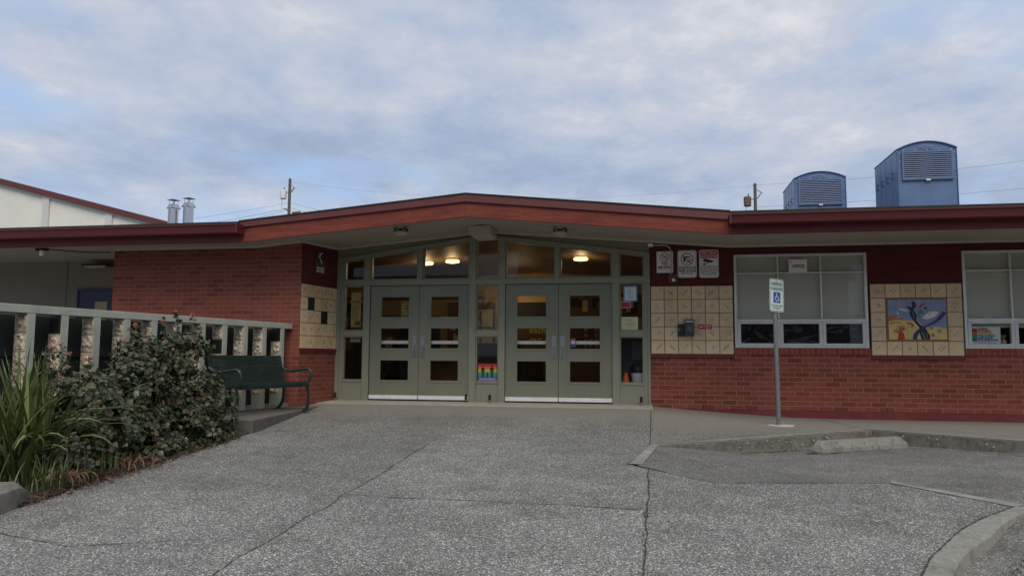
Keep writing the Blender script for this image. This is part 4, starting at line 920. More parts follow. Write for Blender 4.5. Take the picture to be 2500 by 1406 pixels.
for k in range(11):
    a=R(25+13*k); x=.19;z=.11; 
    for s_ in range(4):
        L_=.03; a2=a+rr.uniform(-.5,.5); b.seg(x,z,x+L_*math.cos(a2),z+L_*math.sin(a2)*1.1,.009,-.0125-.0002*k,-.0115-.0002*k); x+=L_*math.cos(a2)*.9; z+=L_*math.sin(a2)
b.build('branch',mr,t)
for cx,cz in ((.66,.19),(.78,.14),(.68,.07)): MB().ring(cx,cz,.012,.032,-.0115,-.0105,12).build('berry',mv,t)
b=MB(); b.box(.295,.298,-.0135,-.0125,0,MH); b.box(.596,.599,-.0135,-.0125,0,MH); b.box(0,MW,-.0137,-.0127,.313,.316); b.build('tile_joint',mm('joint',(.30,.28,.25)),t)
# ------------------------------------------------------------------ reserved parking sign
t=empty('parking_sign',(1.862,-1.62,walkz(1.862,-1.62)),'green and white RESERVED PARKING sign on a grey steel post','sign',None,0)
lean=.012
b=MB(); b.tube([(0,0,-.05),(-.02,0,1.75),(-.025,0,2.17)],.033,16); b.build('post',M['post'],t,smooth=True)
b=MB(); b.tube([(0,0,-.01),(0,0,.05)],.036,16); b.build('post_sleeve',M['post'],t)
MB().xy([(.20*math.cos(a)+.02,.13*math.sin(a)-.0) for a in [k*2*math.pi/14 for k in range(14)]],-.01,.012).build('concrete_collar',M['collar'],t)
p=plate('sign_panel',(0,0,0),.305,.457,M['mint_sign'],None,r=.035,border=M['green_ink'],bw=.005,inset=.010); 
del p['category']; p.parent=t; p.scale=(1.09,1.09,1.09); p.location=(-.024+.69*.042,-.72*.042,1.712); p.rotation_euler=(0,R(1.5),R(44))
for ch in list(p.children): pass
join_text([text('RESERVED',.066,0,.385,M['green_ink'],p,y=-.004,bold=.012,sx=.82),text('PARKING',.066,0,.318,M['green_ink'],p,y=-.004,bold=.012,sx=.92)])
MB().box(-.075,.075,-.0048,-.0035,.125,.275).build('blue_square',M['blue_ink'],p)
b=MB(); Yp,Yq=-.0062,-.0050
b.ring(-.012,.255,0.0003,.0085,Yp,Yq,10); b.seg(-.012,.245,-.006,.205,.010,Yp,Yq); b.seg(-.006,.205,.03,.205,.009,Yp-.0002,Yq-.0002); b.seg(.028,.208,.042,.165,.009,Yp-.0004,Yq-.0004); b.seg(.040,.163,.056,.170,.009,Yp-.0006,Yq-.0006); b.seg(-.009,.228,.022,.228,.008,Yp-.0003,Yq-.0003)
b.ring(.0,.182,.030,.040,Yp-.0008,Yq-.0008,24,R(120),R(375)); b.build('wheelchair_symbol',M['white_ink'],p)
join_text([text('STATE DISABLED PARKING',.022,0,.085,M['green_ink'],p,y=-.004,bold=.01,sx=.9),text('PERMIT REQUIRED',.022,0,.052,M['green_ink'],p,y=-.004,bold=.01,sx=1.0)],'small_print')
b=MB(); b.ring(0,.425,.0003,.009,-.007,-.0035,10); b.ring(0,.036,.0003,.009,-.007,-.0035,10); b.build('bolt',M['post'],p)
# ------------------------------------------------------------------ plinth, balustrade, bench
tag(MB().xy([(-5.395,-3.996),(-5.80,-.88),(-5.95,-.05),(-6.12,-1.13),(-6.55,-1.13),(-7.05,-3.85)],-.6,-.085).build('bench_plinth',M['plinth'],bevel=.012),kind='structure')
ba=R(10.1); dirv=(math.sin(ba),math.cos(ba))
# balustrade local frame: +x along away-from-camera (north), local origin at P0 ; rot so that local x -> dirv
P0=(-6.28,-1.33,-.085); rot=math.pi/2-ba
bal=empty('balustrade',P0,'sage green concrete balustrade of deep fins with carved relief tiles','balustrade',None,rot)
# local y = left of direction = world (-cos, sin) : away from camera side. front face at y=0
MB().box(-6.6,.16,.0,.205,1.352,1.448).build('top_rail',M['rail'],bal,bevel=.006)
MB().box(-6.6,-2.75,.0,.22,-.4,.0).build('base_kerb',M['plinth'],bal)
m,nt,Bn,N,L=newmat('carved_relief_clay'); v=obj_coord(N,L); n1=nz(N,L,v,17,3,.5)
c=ramp(N,L,n1,[(.3,(.27,.21,.14)),(.5,(.58,.49,.37)),(.7,(.74,.65,.51))]); L.new(c,Bn.inputs['Base Color']); Bn.inputs['Roughness'].default_value=.7; bump(N,L,Bn,n1,.006,.6); M['relief']=m
M['relief_black']=plain('relief_black_tile',(.02,.024,.018),.3,.1,8)
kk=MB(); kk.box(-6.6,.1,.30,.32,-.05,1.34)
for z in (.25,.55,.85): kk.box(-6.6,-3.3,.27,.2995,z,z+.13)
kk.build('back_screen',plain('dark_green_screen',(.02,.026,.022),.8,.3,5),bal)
fl=[-6.24,-5.77,-5.30,-4.826,-4.387,-3.924,-3.455,-2.992,-2.543,-2.058,-1.586,-1.104,-.633,-.16]
fins=[]
for i,l in enumerate(fl):
    b=MB(); b.box(l,l+.1,.002,.2,0 if l>-2.8 else -.05,1.352); 
    f_=b.build('fin',M['rail'],bal,bevel=.005)
    # relief column on the face turned to the viewer (local -x side)
    rb=MB(); kk=MB(); rr=random.Random(30+i)
    for k in range(5):
        z1=1.345-k*.222; z0=z1-.210
        if (i+k*3)%9==4 or (i in (8,) and k==1):
            kk.box(l-.012,l-.001,.012,.195,z0,z1); continue
        G=14; vs=[];cx,cz=rr.uniform(.07,.13),(z0+z1)/2; sd=rr.random()*50
        for a in range(G+1):
            for c_ in range(G+1):
                y=.012+.185*a/G; z=z0+(z1-z0)*c_/G
                e=min(a,G-a,c_,G-c_)/3; e=min(1,e)
                r_=math.hypot(y-cx,z-cz); h=.008+e*(.032*max(0,noise.noise(Vector((y*24,z*24,sd)))+.08)+.018*max(0,math.sin(r_*75+sd)*(r_<.085)))
                vs.append((l-h,y,z))
        rb.add(vs,[(a*(G+1)+c_,a*(G+1)+c_+1,(a+1)*(G+1)+c_+1,(a+1)*(G+1)+c_) for a in range(G) for c_ in range(G)])
        # rim
        rb.box(l-.007,l-.001,.012,.197,z0,z1)
    combine('relief_tiles',[(rb,M['relief']),(kk,M['relief_black'])],f_)
# bench
bn=empty('bench',(-5.77,-2.715,-.085),'dark green slatted steel bench on the plinth in front of the balustrade','bench',None,rot)
# local x along length (north), local y: back (+y). front feet at y=0
prof=[(-.02,.40),(-.035,.43),(-.02,.448),(.03,.45),(.12,.435),(.22,.42),(.32,.418),(.38,.43),(.425,.465),(.452,.52),(.475,.60),(.50,.70),(.525,.80),(.535,.85),(.555,.872),(.585,.868),(.595,.84)]
HL=.86
def prof_dense(P,n=3): return dens(P,n)
PD=prof_dense(prof)
b=MB(); ns=46
for i in range(ns):
    x=-HL+.03+(2*HL-.06)*(i+.5)/ns; w=(2*HL-.06)/ns*.68
    b.sweep([(x,p[0],p[1]) for p in PD],w,.006,up=(1,0,0))
b.build('slats',M['bench'],bn)
b=MB()
for x in (-HL+.02,HL-.02): b.sweep([(x,p[0],p[1]) for p in PD],.03,.012,up=(1,0,0))
for y_,z_ in ((-.022,.398),(.42,.452),(.596,.838),(.12,.426),(.505,.71)): b.tube([(-HL,y_+.004,z_-.006),(HL,y_+.004,z_-.006)],.013,8)
b.build('seat_frame',M['bench'],bn)
def arc(pts,n=6): return dens(pts,n)
for x in (-HL,HL):
    P=arc([(.02,0.0),(-.015,.05),(-.03,.14),(-.03,.26),(-.015,.36),(.0,.41)]);
    b=MB(); b.sweep([(x,p[0],p[1]) for p in P],.045,.022,up=(1,0,0)); b.box(x-.04,x+.04,-.03,.06,0,.008); b.build('leg',M['bench'],bn)
    P=arc([(.60,.0),(.52,.06),(.475,.15),(.46,.25),(.46,.36),(.47,.47)])
    b=MB(); b.sweep([(x,p[0],p[1]) for p in P],.045,.022,up=(1,0,0)); b.box(x-.04,x+.04,.55,.64,0,.008); b.build('leg',M['bench'],bn)
    P=arc([(.0,.41),(-.055,.50),(-.075,.57),(-.06,.63),(-.01,.665),(.06,.665),(.2,.645),(.32,.63),(.40,.64),(.46,.67),(.50,.70)])
    b=MB(); b.tube([(x,p[0],p[1]) for p in P],.023,10); b.build('armrest',M['bench'],bn,smooth=True)
MB().box(-.26,-.06,.475,.485,.60,.74).build('plaque',M['bench'],bn)
# dirt strip behind bench
tufts([(-6.25,-1.5,-6.55,-3.6,9)],'leaf_litter','fine dark litter on the plinth behind the bench',23,lambda x,y:-.085,n=60,h=(.008,.02),spread=.1,mat=plain('litter_brown',(.05,.035,.02),.9,.4,9))
# ------------------------------------------------------------------ planting bed
def bedz(x,y): return zslab(x,y)+.04+.04*noise.noise(Vector((x*1.5,y*1.5,0)))
b=MB()
bp=[(-5.44,-3.98),(-5.44,-5.5),(-5.38,-7.2),(-5.32,-8.15)]
nx=14
vs=[];fs=[];rows=40
for j in range(rows+1):
    y=-3.98-4.6*j/rows; xe=-5.44+.12*j/rows+.03*noise.noise(Vector((0,y*3,4)))
    for i in range(nx+1):
        x=xe-(2.2)*i/nx; z=bedz(x,y)-(.035 if i==0 else 0); vs.append((x,y,z))
for j in range(rows):
    for i in range(nx): a=j*(nx+1)+i; fs.append((a,a+1,a+nx+2,a+nx+1))
b.add(vs,fs); tag(b.build('planting_bed',M['soil'],smooth=True),kind='structure')
t=empty('kerb_block',(0,0,0),'weathered concrete kerb block at the lower left corner','kerb block')
vs=[];P=[(-5.42,-7.80),(-5.28,-8.35),(-5.5,-9.3),(-6.2,-10.2)];Pd=dens(P,6)
b=MB(); 
for i,p in enumerate(Pd):
    q=Pd[min(i+1,len(Pd)-1)];o_=Pd[max(0,i-1)]; d=Vector((q[0]-o_[0],q[1]-o_[1])).normalized(); n=Vector((d.y,-d.x)); z=zslab(*p); j=lambda k:noise.noise(Vector((p[0]*6,p[1]*6,k)))*.02
    hh=.22*min(1,.35+i*.25)
    vs+=[(p[0],p[1],z-.05),(p[0]+n.x*-.0+j(1),p[1]+j(2),z+hh*.75),(p[0]+n.x*.05,p[1]+n.y*.05,z+hh+j(3)),(p[0]+n.x*.32,p[1]+n.y*.32,z+hh+j(4)),(p[0]+n.x*.36,p[1]+n.y*.36,z-.05)]
sgn=1
n_=len(Pd); fs=[(i*5+k,i*5+k+1,(i+1)*5+k+1,(i+1)*5+k) for i in range(n_-1) for k in range(4)]+[(0,1,2,3,4)]
b.add(vs,fs); b.build('concrete_block',plain('dark_stained_concrete',(.19,.175,.145),.9,.3,8,bmp=.006,bscale=30,dirt=(.05,.048,.035),dirtamt=.95),t)
# foliage
M['leaf']=leafmat('rose_leaf',[(.020,.030,.014),(.038,.056,.024),(.065,.085,.038),(.125,.15,.08),(.16,.095,.055),(.055,.075,.032),(.10,.12,.06),(.04,.052,.024)],.42,.15)
M['stem']=plain('brown_stem',(.16,.125,.085),.8,.2,10)
M['flower']=leafmat('faded_pink_flower',[(.38,.13,.10),(.50,.24,.17),(.35,.10,.09),(.45,.30,.17)],.6,.3)
def leaf(b,p,n,u,L_,w):
    # oval folded leaf, p base, u along, n normal
    s_=u.cross(n).normalized(); c=[]
    pts=[(0,0,0),(.3,.42,.06),(.64,.34,.05),(1.08,0,-.09),(.64,-.34,.05),(.3,-.42,.06),(.35,0,-.04),(.7,0,-.05)]
    vs=[p+u*(a*L_)+s_*(q*w*2)+n*(h*L_) for a,q,h in pts]
    b.add(vs,[(0,6,1),(1,6,7,2),(2,7,3),(0,5,6),(6,5,4,7),(7,4,3)])
def rv(rr): 
    while True:
        v_=Vector((rr.uniform(-1,1),rr.uniform(-1,1),rr.uniform(-1,1)))
        if .05<v_.length<1: return v_.normalized()
def shrub(name,label,base,blobs,nleaf,seed,sprigs=(),nstem=30,flowers=(),dens_f=1,nozone=()):
    rr=random.Random(seed); t=empty(name,base,label,'shrub'); bs=Vector(base)
    lb=MB(); tot=sum((q[3]*q[4]*q[5])**.67 for q in blobs)
    for (x,y,z,rx,ry,rz_) in blobs:
        k=int(1.2*nleaf*((rx*ry*rz_)**.67)/tot)
        for i in range(k):
            d=rv(rr); r=rr.random()**.33
            r=max(r,.35)*(1+.42*noise.noise(Vector((d.x*2.5+seed,d.y*2.5,d.z*2.5))))
            p=Vector((x+d.x*rx*r,y+d.y*ry*r,z+d.z*rz_*r))
            if noise.noise(Vector((p.x*5,p.y*5,p.z*5+seed)))<-.07: continue
            if p.z<bedz(p.x,p.y): p.z=bedz(p.x,p.y)+rr.uniform(0,.06)
            n=(d+rv(rr)*.7+Vector((0,0,.5))).normalized(); u=(rv(rr)+Vector((0,0,-.55))+d*.4); u=(u-n*u.dot(n)).normalized()
            L_=rr.uniform(.028,.072); leaf(lb,p-bs,n,u,L_,L_*rr.uniform(.45,.68))
    sb=MB(); fb_=MB()
    for i in range(nstem):
        q=rr.choice(blobs); d=rv(rr); tgt=Vector((q[0]+d.x*q[3]*.8,q[1]+d.y*q[4]*.8,q[2]+abs(d.z)*q[5]*.9))
        b0=Vector((base[0]+rr.uniform(-.35,.35),base[1]+rr.uniform(-.4,.4),base[2])); mid=(b0+tgt)/2+rv(rr)*.06
        sb.tube([b0-bs,mid-bs,tgt-bs],[.008,.006,.003],5)
    for (x,y,z,h) in sprigs:
        a=Vector((x,y,z)); tp=a+Vector((rr.uniform(-.06,.06),rr.uniform(-.05,.05),h)); sb.tube([a-bs,(a+tp)/2-bs+rv(rr)*.01,tp-bs],[.006,.005,.003],5)
        for k in range(int(h*75)):
            s_=rr.random(); p=a+(tp-a)*s_+rv(rr)*.03; n=(rv(rr)+Vector((0,0,.8))).normalized(); u=rv(rr); u=(u-n*u.dot(n)).normalized(); L_=rr.uniform(.03,.055); leaf(lb,p-bs,n,u,L_,L_*.65)
        flowers=list(flowers)+[(tp.x,tp.y,tp.z,.03)]
    for (x,y,z,r) in flowers:
        fb_=MB()
        for k in range(26):
            p=Vector((x,y,z))+rv(rr)*r*rr.uniform(.3,1); n=rv(rr); u=rv(rr); u=(u-n*u.dot(n)).normalized(); leaf(fb_,p-bs,n,u,rr.uniform(.012,.024),.012)
        fb_.build('flower_cluster',M['flower'],t)
    lb.build('leaves',M['leaf'],t); sb.build('stems',M['stem'],t,smooth=True)
    return t
shrub('rose_shrub','tall bushy rose shrub with faded pink clusters reaching the bench',(-5.95,-4.75,-.30),
  [(-5.95,-4.80,.25,.50,.50,.55),(-5.82,-4.45,.05,.42,.40,.36),(-5.95,-5.15,.15,.42,.40,.45),(-6.05,-4.65,.80,.38,.38,.32),(-6.02,-5.10,.72,.36,.32,.34),(-5.72,-4.85,-.12,.34,.50,.22),(-5.52,-4.70,-.22,.17,.45,.13),(-5.52,-5.35,-.28,.16,.40,.12)],11500,1,
  sprigs=[(-6.0,-4.9,1.0,.34),(-6.0,-4.55,1.0,.33),(-6.0,-4.35,.85,.32),(-6.1,-5.0,.95,.28)],flowers=[(-5.95,-4.9,.95,.06),(-5.9,-4.6,.9,.05),(-5.85,-4.75,.85,.06),(-5.6,-4.8,.3,.03)])
shrub('rose_shrub','middle rose shrub with pink blossom in front of the relief tiles',(-5.98,-5.75,-.35),
  [(-6.0,-5.80,.25,.48,.45,.50),(-5.95,-5.70,.60,.36,.36,.34),(-5.90,-6.0,-.02,.45,.42,.32),(-5.80,-5.60,-.1,.42,.42,.24),(-6.10,-5.45,.78,.32,.30,.28),(-5.55,-5.9,-.30,.16,.35,.10)],8500,2,
  sprigs=[(-6.05,-5.65,.85,.24),(-6.1,-5.85,.75,.2),(-6.2,-5.45,.9,.24)],flowers=[(-6.0,-5.5,.98,.06),(-6.02,-5.42,.95,.05),(-5.8,-6.25,.42,.05)])
shrub('rose_shrub','low wide rose shrub behind the strap-leaved clump',(-5.95,-6.6,-.40),
  [(-6.05,-6.50,.18,.44,.46,.48),(-5.80,-6.50,-.02,.40,.48,.34),(-5.72,-6.95,-.18,.30,.38,.22),(-5.95,-6.15,.25,.35,.35,.40)],8200,3,
  sprigs=[(-6.2,-6.6,.40,.5),(-6.25,-6.75,.45,.42),(-6.2,-6.5,.4,.4),(-6.1,-6.3,.45,.3)],flowers=[(-5.95,-6.35,.55,.05),(-6.1,-6.75,.55,.04)])
# strap-leaved clump
M['blade']=leafmat('strap_leaf_green',[(.035,.055,.014),(.07,.10,.026),(.13,.165,.05),(.28,.31,.13)],.35,.25)
M['dry']=leafmat('dry_leaf_straw',[(.16,.09,.05),(.26,.17,.09),(.34,.24,.13),(.22,.10,.05)],.7,.2)
def blades(name,label,cat,cx,cy,z,n,Lr,wr,seed,mat,lean=(.2,1.0),spread=.16,dirb=None,kind=None,flat=0):
    rr=random.Random(seed); b=MB()
    for i in range(n):
        a=rr.uniform(0,6.28) if dirb is None else dirb+rr.gauss(0,.8); L_=rr.uniform(*Lr); le=rr.uniform(*lean); w=rr.uniform(*wr)
        x0=cx+rr.gauss(0,spread); y0=cy+rr.gauss(0,spread); d=Vector((math.cos(a),math.sin(a),0)); s_=Vector((-d.y,d.x,0)); seg=8; vs=[]; p=Vector((x0,y0,z(x0,y0) if callable(z) else z)); el=R(88)-le*.35
        tw=rr.uniform(-.4,.4)
        for k in range(seg+1):
            t_=k/seg; ww=w*(1-t_**2.2)*min(1,.5+t_*3)+.0008
            ss=(s_*math.cos(tw*t_*2)+Vector((0,0,1))*math.sin(tw*t_*2))
            vs+=[p-ss*ww/2,p+ss*ww/2]
            el-=le*(.10+.42*t_)*.55
            p=p+(d*math.cos(el)+Vector((0,0,1))*math.sin(el))*L_/seg
            if p.z<zslab(p.x,p.y)+.01: p.z=zslab(p.x,p.y)+.012+rr.random()*.02
        b.add([q-Vector((cx,cy,0)) for q in vs],[(2*k,2*k+1,2*k+3,2*k+2) for k in range(seg)])
    o=b.build(name,mat,None,(cx,cy,0)); return tag(o,label,cat,None,kind)
blades('strap_leaf_plant','large arching strap-leaved plant at the left edge','plant',-6.12,-7.2,bedz,250,(.85,1.42),(.022,.066),1,M['blade'],lean=(.04,1.4),spread=.16)
blades('strap_leaf_plant','small upright strap-leaved tuft beside the concrete kerb block','plant',-5.55,-7.45,bedz,70,(.2,.42),(.010,.018),2,M['blade'],lean=(.2,.9),spread=.12)
blades('strap_leaf_plant','narrow green tuft between the low shrub and the dry leaves','plant',-5.62,-6.85,bedz,60,(.22,.45),(.009,.016),3,M['blade'],lean=(.2,.9),spread=.13)
blades('dry_leaf_clump','clump of curled straw leaves at the edge of the path','dry leaves',-5.55,-6.35,bedz,60,(.2,.42),(.008,.016),4,M['dry'],lean=(1.4,2.6),spread=.13)
blades('dry_leaf_clump','brown dead leaf bundle drooping beside the concrete kerb block','dry leaves',-5.42,-7.35,lambda x,y:bedz(x,y)+.08,60,(.18,.36),(.006,.012),5,M['dry'],lean=(1.8,3.0),spread=.06)
def litter(seed,n,name,label):
    rr=random.Random(seed); b=MB()
    for i in range(n):
        y=-4.3-3.7*rr.random(); x=-5.43+.03*(-4-y)+rr.gauss(0,.07)-abs(rr.gauss(0,.12)); z=max(zslab(x,y)+.008,bedz(x,y)-.02 if x<-5.45 else zslab(x,y)+.006)+rr.uniform(.0,.025)
        n_=(Vector((0,0,1))+rv(rr)*.5).normalized(); u=rv(rr); u=(u-n_*u.dot(n_)).normalized(); L_=rr.uniform(.015,.06); leaf(b,Vector((x,y,z)),n_,u,L_,L_*rr.uniform(.08,.4))
    return tag(b.build(name,M['litter']),label,None,None,'stuff')
M['litter']=leafmat('dead_leaf_litter',[(.06,.035,.02),(.12,.07,.04),(.20,.12,.08),(.09,.06,.04)],.85,.1)
litter(9,2600,'leaf_litter','brown dead leaf litter along the edge of the planting bed')
# scattered pebbles/specks on the paths
rr=random.Random(77); b=MB()
for i in range(170):
    x,y=rr.uniform(-5.2,3),rr.uniform(-8.5,-.5)
    if x>0 and y>-6.2: x=rr.uniform(-5,0)
    if x<-3 or rr.random()<.25:
        s_=rr.uniform(.003,.009); b.add([(x+s_*math.cos(k*1.26+i),y+s_*math.sin(k*1.26+i),zslab(x,y)+.004) for k in range(5)]+[(x,y,zslab(x,y)+.005+s_*.6)],[(0,1,5),(1,2,5),(2,3,5),(3,4,5),(4,0,5)])
tag(b.build('grit',plain('pale_grit',(.5,.48,.44),.8,.2,20)),'loose pale grit scattered over the paving',None,None,'stuff')
# ------------------------------------------------------------------ roof ventilators
def hvac(x0,x1,y0,z0,zs_,zt_,Ld,lab,zl0,zl1):
    t=empty('roof_ventilator',((x0+x1)/2,y0,z0),lab,'ventilation unit','blue ventilation units on the roof'); w=(x1-x0)/2; H=zs_-z0; T=zt_-z0
    n=16; arcp=[(w*1.0-2*w*k/n, H+(T-H)*(1-((w-2*w*k/n)/w)**2)) for k in range(n+1)]
    b=MB(); b.xz([(-w,0),(w,0)]+arcp,0,Ld); b.build('housing',M['hvac'],t,bevel=.006)
    # overhanging roof skin
    r=MB(); o_=[(p[0]*1.02,p[1]+.022) for p in arcp]; i_=[(p[0]*1.0,p[1]+.003) for p in arcp]
    for k in range(n): r.xz([i_[k],o_[k],o_[k+1],i_[k+1]],-.04,Ld+.05)
    r.build('curved_cap',M['hvac'],t)
    a,c=zl0-z0,zl1-z0; lw=w*.80
    MB().box(-lw,lw,-.004,-.001,a,c).build('louvre_recess',M['hvac_dark'],t)
    m_=13; l=MB()
    for k in range(m_):
        z=a+(c-a)*(k+.5)/m_; h=(c-a)/m_
        l.box(-lw,lw,-.05,-.044,z-h*.28,z+h*.10); l.add([(-lw,-.006,z+h*.42),(lw,-.006,z+h*.42),(lw,-.044,z+h*.12),(-lw,-.044,z+h*.12)],[(3,2,1,0)])
    l.build('louvre_blades',plain('louvre_blue',(.26,.33,.50),.35,.05,3),t)
    f=MB(); e=.035
    f.box(-lw-e,-lw,-.055,-.001,a-e,c+e); f.box(lw,lw+e,-.055,-.001,a-e,c+e); f.box(-lw,lw,-.055,-.001,c,c+e); f.box(-lw,lw,-.055,-.001,a-e,a); f.box(-w,-w+.012,-.03,-.001,0,H); f.box(w-.012,w,-.03,-.001,0,H); f.box(-w+.012,w-.012,-.006,-.001,c+.07,c+.08)
    rv_=MB()
    for k in range(5): rv_.box(-lw+2*lw*k/4-.008,-lw+2*lw*k/4+.008,-.062,-.05,c+.05,c+.066)
    for k in range(4): 
        for s_ in (-1,1): rv_.box(s_*w*.93-.006,s_*w*.93+.006,-.04,-.028,a+k*(c-a)/3-.006,a+k*(c-a)/3+.006)
    combine('louvre_frame',[(f,M['hvac']),(rv_,M['white_sign'])],t)
    MB().box(-.05,.05,-.062,-.056,a-.06,a-.02).build('maker_plate',M['white_sign'],t)
    q=MB()
    for k in range(9): q.box(-.17+k*.036,-.145+k*.036,-.046,-.0415,T-.13+.03*math.sin(k*math.pi/8),T-.105+.03*math.sin(k*math.pi/8))
    for k in range(8): q.box(-.13+k*.033,-.108+k*.033,-.046,-.0415,T-.155,T-.14)
    q.build('faded_marking',plain('faded_marking_grey',(.25,.33,.45),.6,.2,9),t)
    # side handles and panel seams
    for k in range(4):
        y=.28+k*(Ld-.5)/3.2; z=H-.62
        hd=MB(); hd.tube([(-w,y,z+.10),(-w-.045,y,z+.10),(-w-.05,y,z+.0),(-w-.045,y,z-.04),(-w,y,z-.04)],.011,6); hd.build('side_handle',M['hvac_dark'],t)
    sm=MB()
    for k in range(1,4): sm.box(-w-.004,-w-.0005,k*Ld/4-.012,k*Ld/4+.012,0,H-.03)
    sm.box(-w-.006,-w-.0005,0.001,.05,0,H-.02); sm.build('panel_seam',M['hvac'],t)
    return t
hvac(5.945,7.292,6.0,4.15,5.905,6.085,1.9,'larger looking blue arched ventilation unit at the far right of the roof',5.178,5.815)
hvac(4.085,5.49,9.1,4.55,5.975,6.16,1.9,'smaller looking blue arched ventilation unit farther back on the roof',5.234,5.905)
# flues
def flue(x,y,r,z0,z1,lab):
    t=empty('flue_pipe',(x,y,z0),lab,'flue','shiny flue pipes on the roof'); H=z1-z0
    MB().lathe([(r,0),(r,H-.30)],n=28).build('pipe',M['stainless'],t,smooth=True)
    b=MB(); b.lathe([(r*1.32,H-.31),(r*1.34,H-.295),(r*.85,H-.17),(r*.80,H-.165)],n=4)
    b.build('storm_collar',M['stainless'],t,rotz=R(30)); 
    for k in range(4):
        a=R(30+90*k); b=MB(); b.box(-.012,.012,-.006,.006,0,.13); o=b.build('cap_strut',M['steel'],t,(r*.8*math.cos(a),r*.8*math.sin(a),H-.165),a+math.pi/2)
    b=MB(); b.lathe([(r*1.30,H-.035),(r*1.25,H-.025),(.02,H)],n=4); b.build('rain_cap',M['steel'],t,rotz=R(30))
    MB().lathe([(r+.006,.32),(r+.012,.33),(r+.012,.36),(r+.006,.37)],n=28).build('band',M['stainless'],t)
flue(-14.98,8,.158,4.35,5.755,'left shiny steel flue pipe with a square rain cap')
flue(-14.45,8,.158,4.35,5.79,'right slightly taller steel flue pipe with a square rain cap')
# gym
t=empty('gym_building',(-38,25,-.3),'pale rendered hall with a sloping maroon roof edge behind the school','building')
def gt(x): return 10.92+(x+38.17)*(8.20-10.92)/(10.53)
def loc_pts(P): return [(p[0]+38,p[1]+.3) for p in P]
MB().xz(loc_pts([(-54,-.3),(-24.5,-.3),(-24.5,gt(-24.5)),(-50,gt(-50)),(-54,gt(-50)-1)]),0,14).build('wall',M['gym'],t)
MB().xz(loc_pts([(-50,gt(-50)-.02),(-24,gt(-24)-.02),(-24,gt(-24)+.33),(-50,gt(-50)+.33)]),-.25,14.2).build('roof',M['flash'],t)
MB().xz(loc_pts([(-50,gt(-50)-.12),(-24.4,gt(-24.4)-.12),(-24.4,gt(-24.4)-.02),(-50,gt(-50)-.02)]),-.14,-.002).build('frieze_board',plain('white_trim',(.66,.66,.64),.6,.04,2),t)
for x in (-34.87,-30.67,-39.2,-26.4): MB().xz(loc_pts([(x-.22,-.3),(x+.22,-.3),(x+.22,gt(x+.22)-.12),(x-.22,gt(x-.22)-.12)]),-.12,-.003).build('pilaster',plain('pilaster_white',(.64,.64,.61),.7,.04,1),t)
# utility poles
def pole(x,y,zt_,lab,can_side,tz,light):
    t=empty('utility_pole',(x,y,-.4),lab,'utility pole','utility poles behind the school'); H=zt_+.4
    MB().tube([(0,0,0),(0,0,H)],[.13,.085],12).build('pole_shaft',M['wood_pole'],t,smooth=True)
    c=MB(); c.lathe([(.16,tz-.30),(.2,tz-.28),(.21,tz+.15),(.2,tz+.22),(.1,tz+.27)],c=(-.42,0),n=18); c.build('transformer',M['white_sign'] if light else M['wood_pole'],t,smooth=True)
    c=MB(); c.tube([(-.36,0,tz+.25),(-.36,0,tz+.42)],.03,6); c.tube([(-.28,0,tz+.1),(0,0,tz+.1)],.025,6); c.tube([(-.5,0,tz-.3),(-.5,0,tz-1.0)],.01,4); c.build('bushing',M['wire'],t)
    c=MB(); c.tube([(.1,0,H-.35),(.42,0,H-.55)],.03,6); c.tube([(.12,0,H-.85),(.3,0,H-.55)],.035,6); c.tube([(0,0,H-.02),(0,0,H+.06)],.03,6); c.build('cutout_switch',M['steel'],t)
    c=MB(); c.tube([(-.35,0,H-1.85),(0,0,H-2.0)],.045,6); c.tube([(.2,0,H-2.15),(.75,0,H-2.1)],.05,6); c.build('cable_bracket',M['wire'],t)
    return t
pole(-22.12,30,11.80,'tall wooden utility pole with a white transformer left of the roof ridge',-1,11.25,True)
pole(5.72,30,10.52,'wooden utility pole with a dark transformer beside the blue units',-1,9.95,False)
def wire(a,c,sag,r,lab,grp='overhead wires'):
    P=[]
    for i in range(25):
        s_=i/24; P.append((a[0]+(c[0]-a[0])*s_,a[1]+(c[1]-a[1])*s_,a[2]+(c[2]-a[2])*s_-sag*4*s_*(1-s_)))
    o=MB().tube(P,r*.5,5).build('overhead_wire',M['wire']); tag(o,lab,'wire',grp)
px_,py_=-22.12,30
for i,(zp,zf_,sg,r_) in enumerate(((10.27,10.5,.5,.014),(9.95,10.3,.55,.018),(9.82,9.9,.5,.014))):
    wire((px_-.1,py_,zp),(-58,38,zf_+.4-.3*i),.9+.2*i,r_,['uppermost thin cable running left from the white transformer pole','middle thin cable running left from the white transformer pole','lowest thin cable running left from the white transformer pole'][i])
    wire((px_+.1,py_,zp),(14,52,zf_-2.8-.5*i),1.3,r_,['uppermost thin cable running right from the white transformer pole','middle thin cable running right from the white transformer pole','lowest thin cable running right from the white transformer pole'][i])
wire((px_+.1,py_,11.6),(5.65,30,10.45),.9,.008,'very faint long wire between the two utility poles')
wire((5.8,30,10.45),(30,26,12.2),.6,.012,'faint wire rising right from the dark transformer pole')
wire((5.8,30,9.2),(30,26,10.1),.3,.014,'lower faint wire running right behind the blue units')
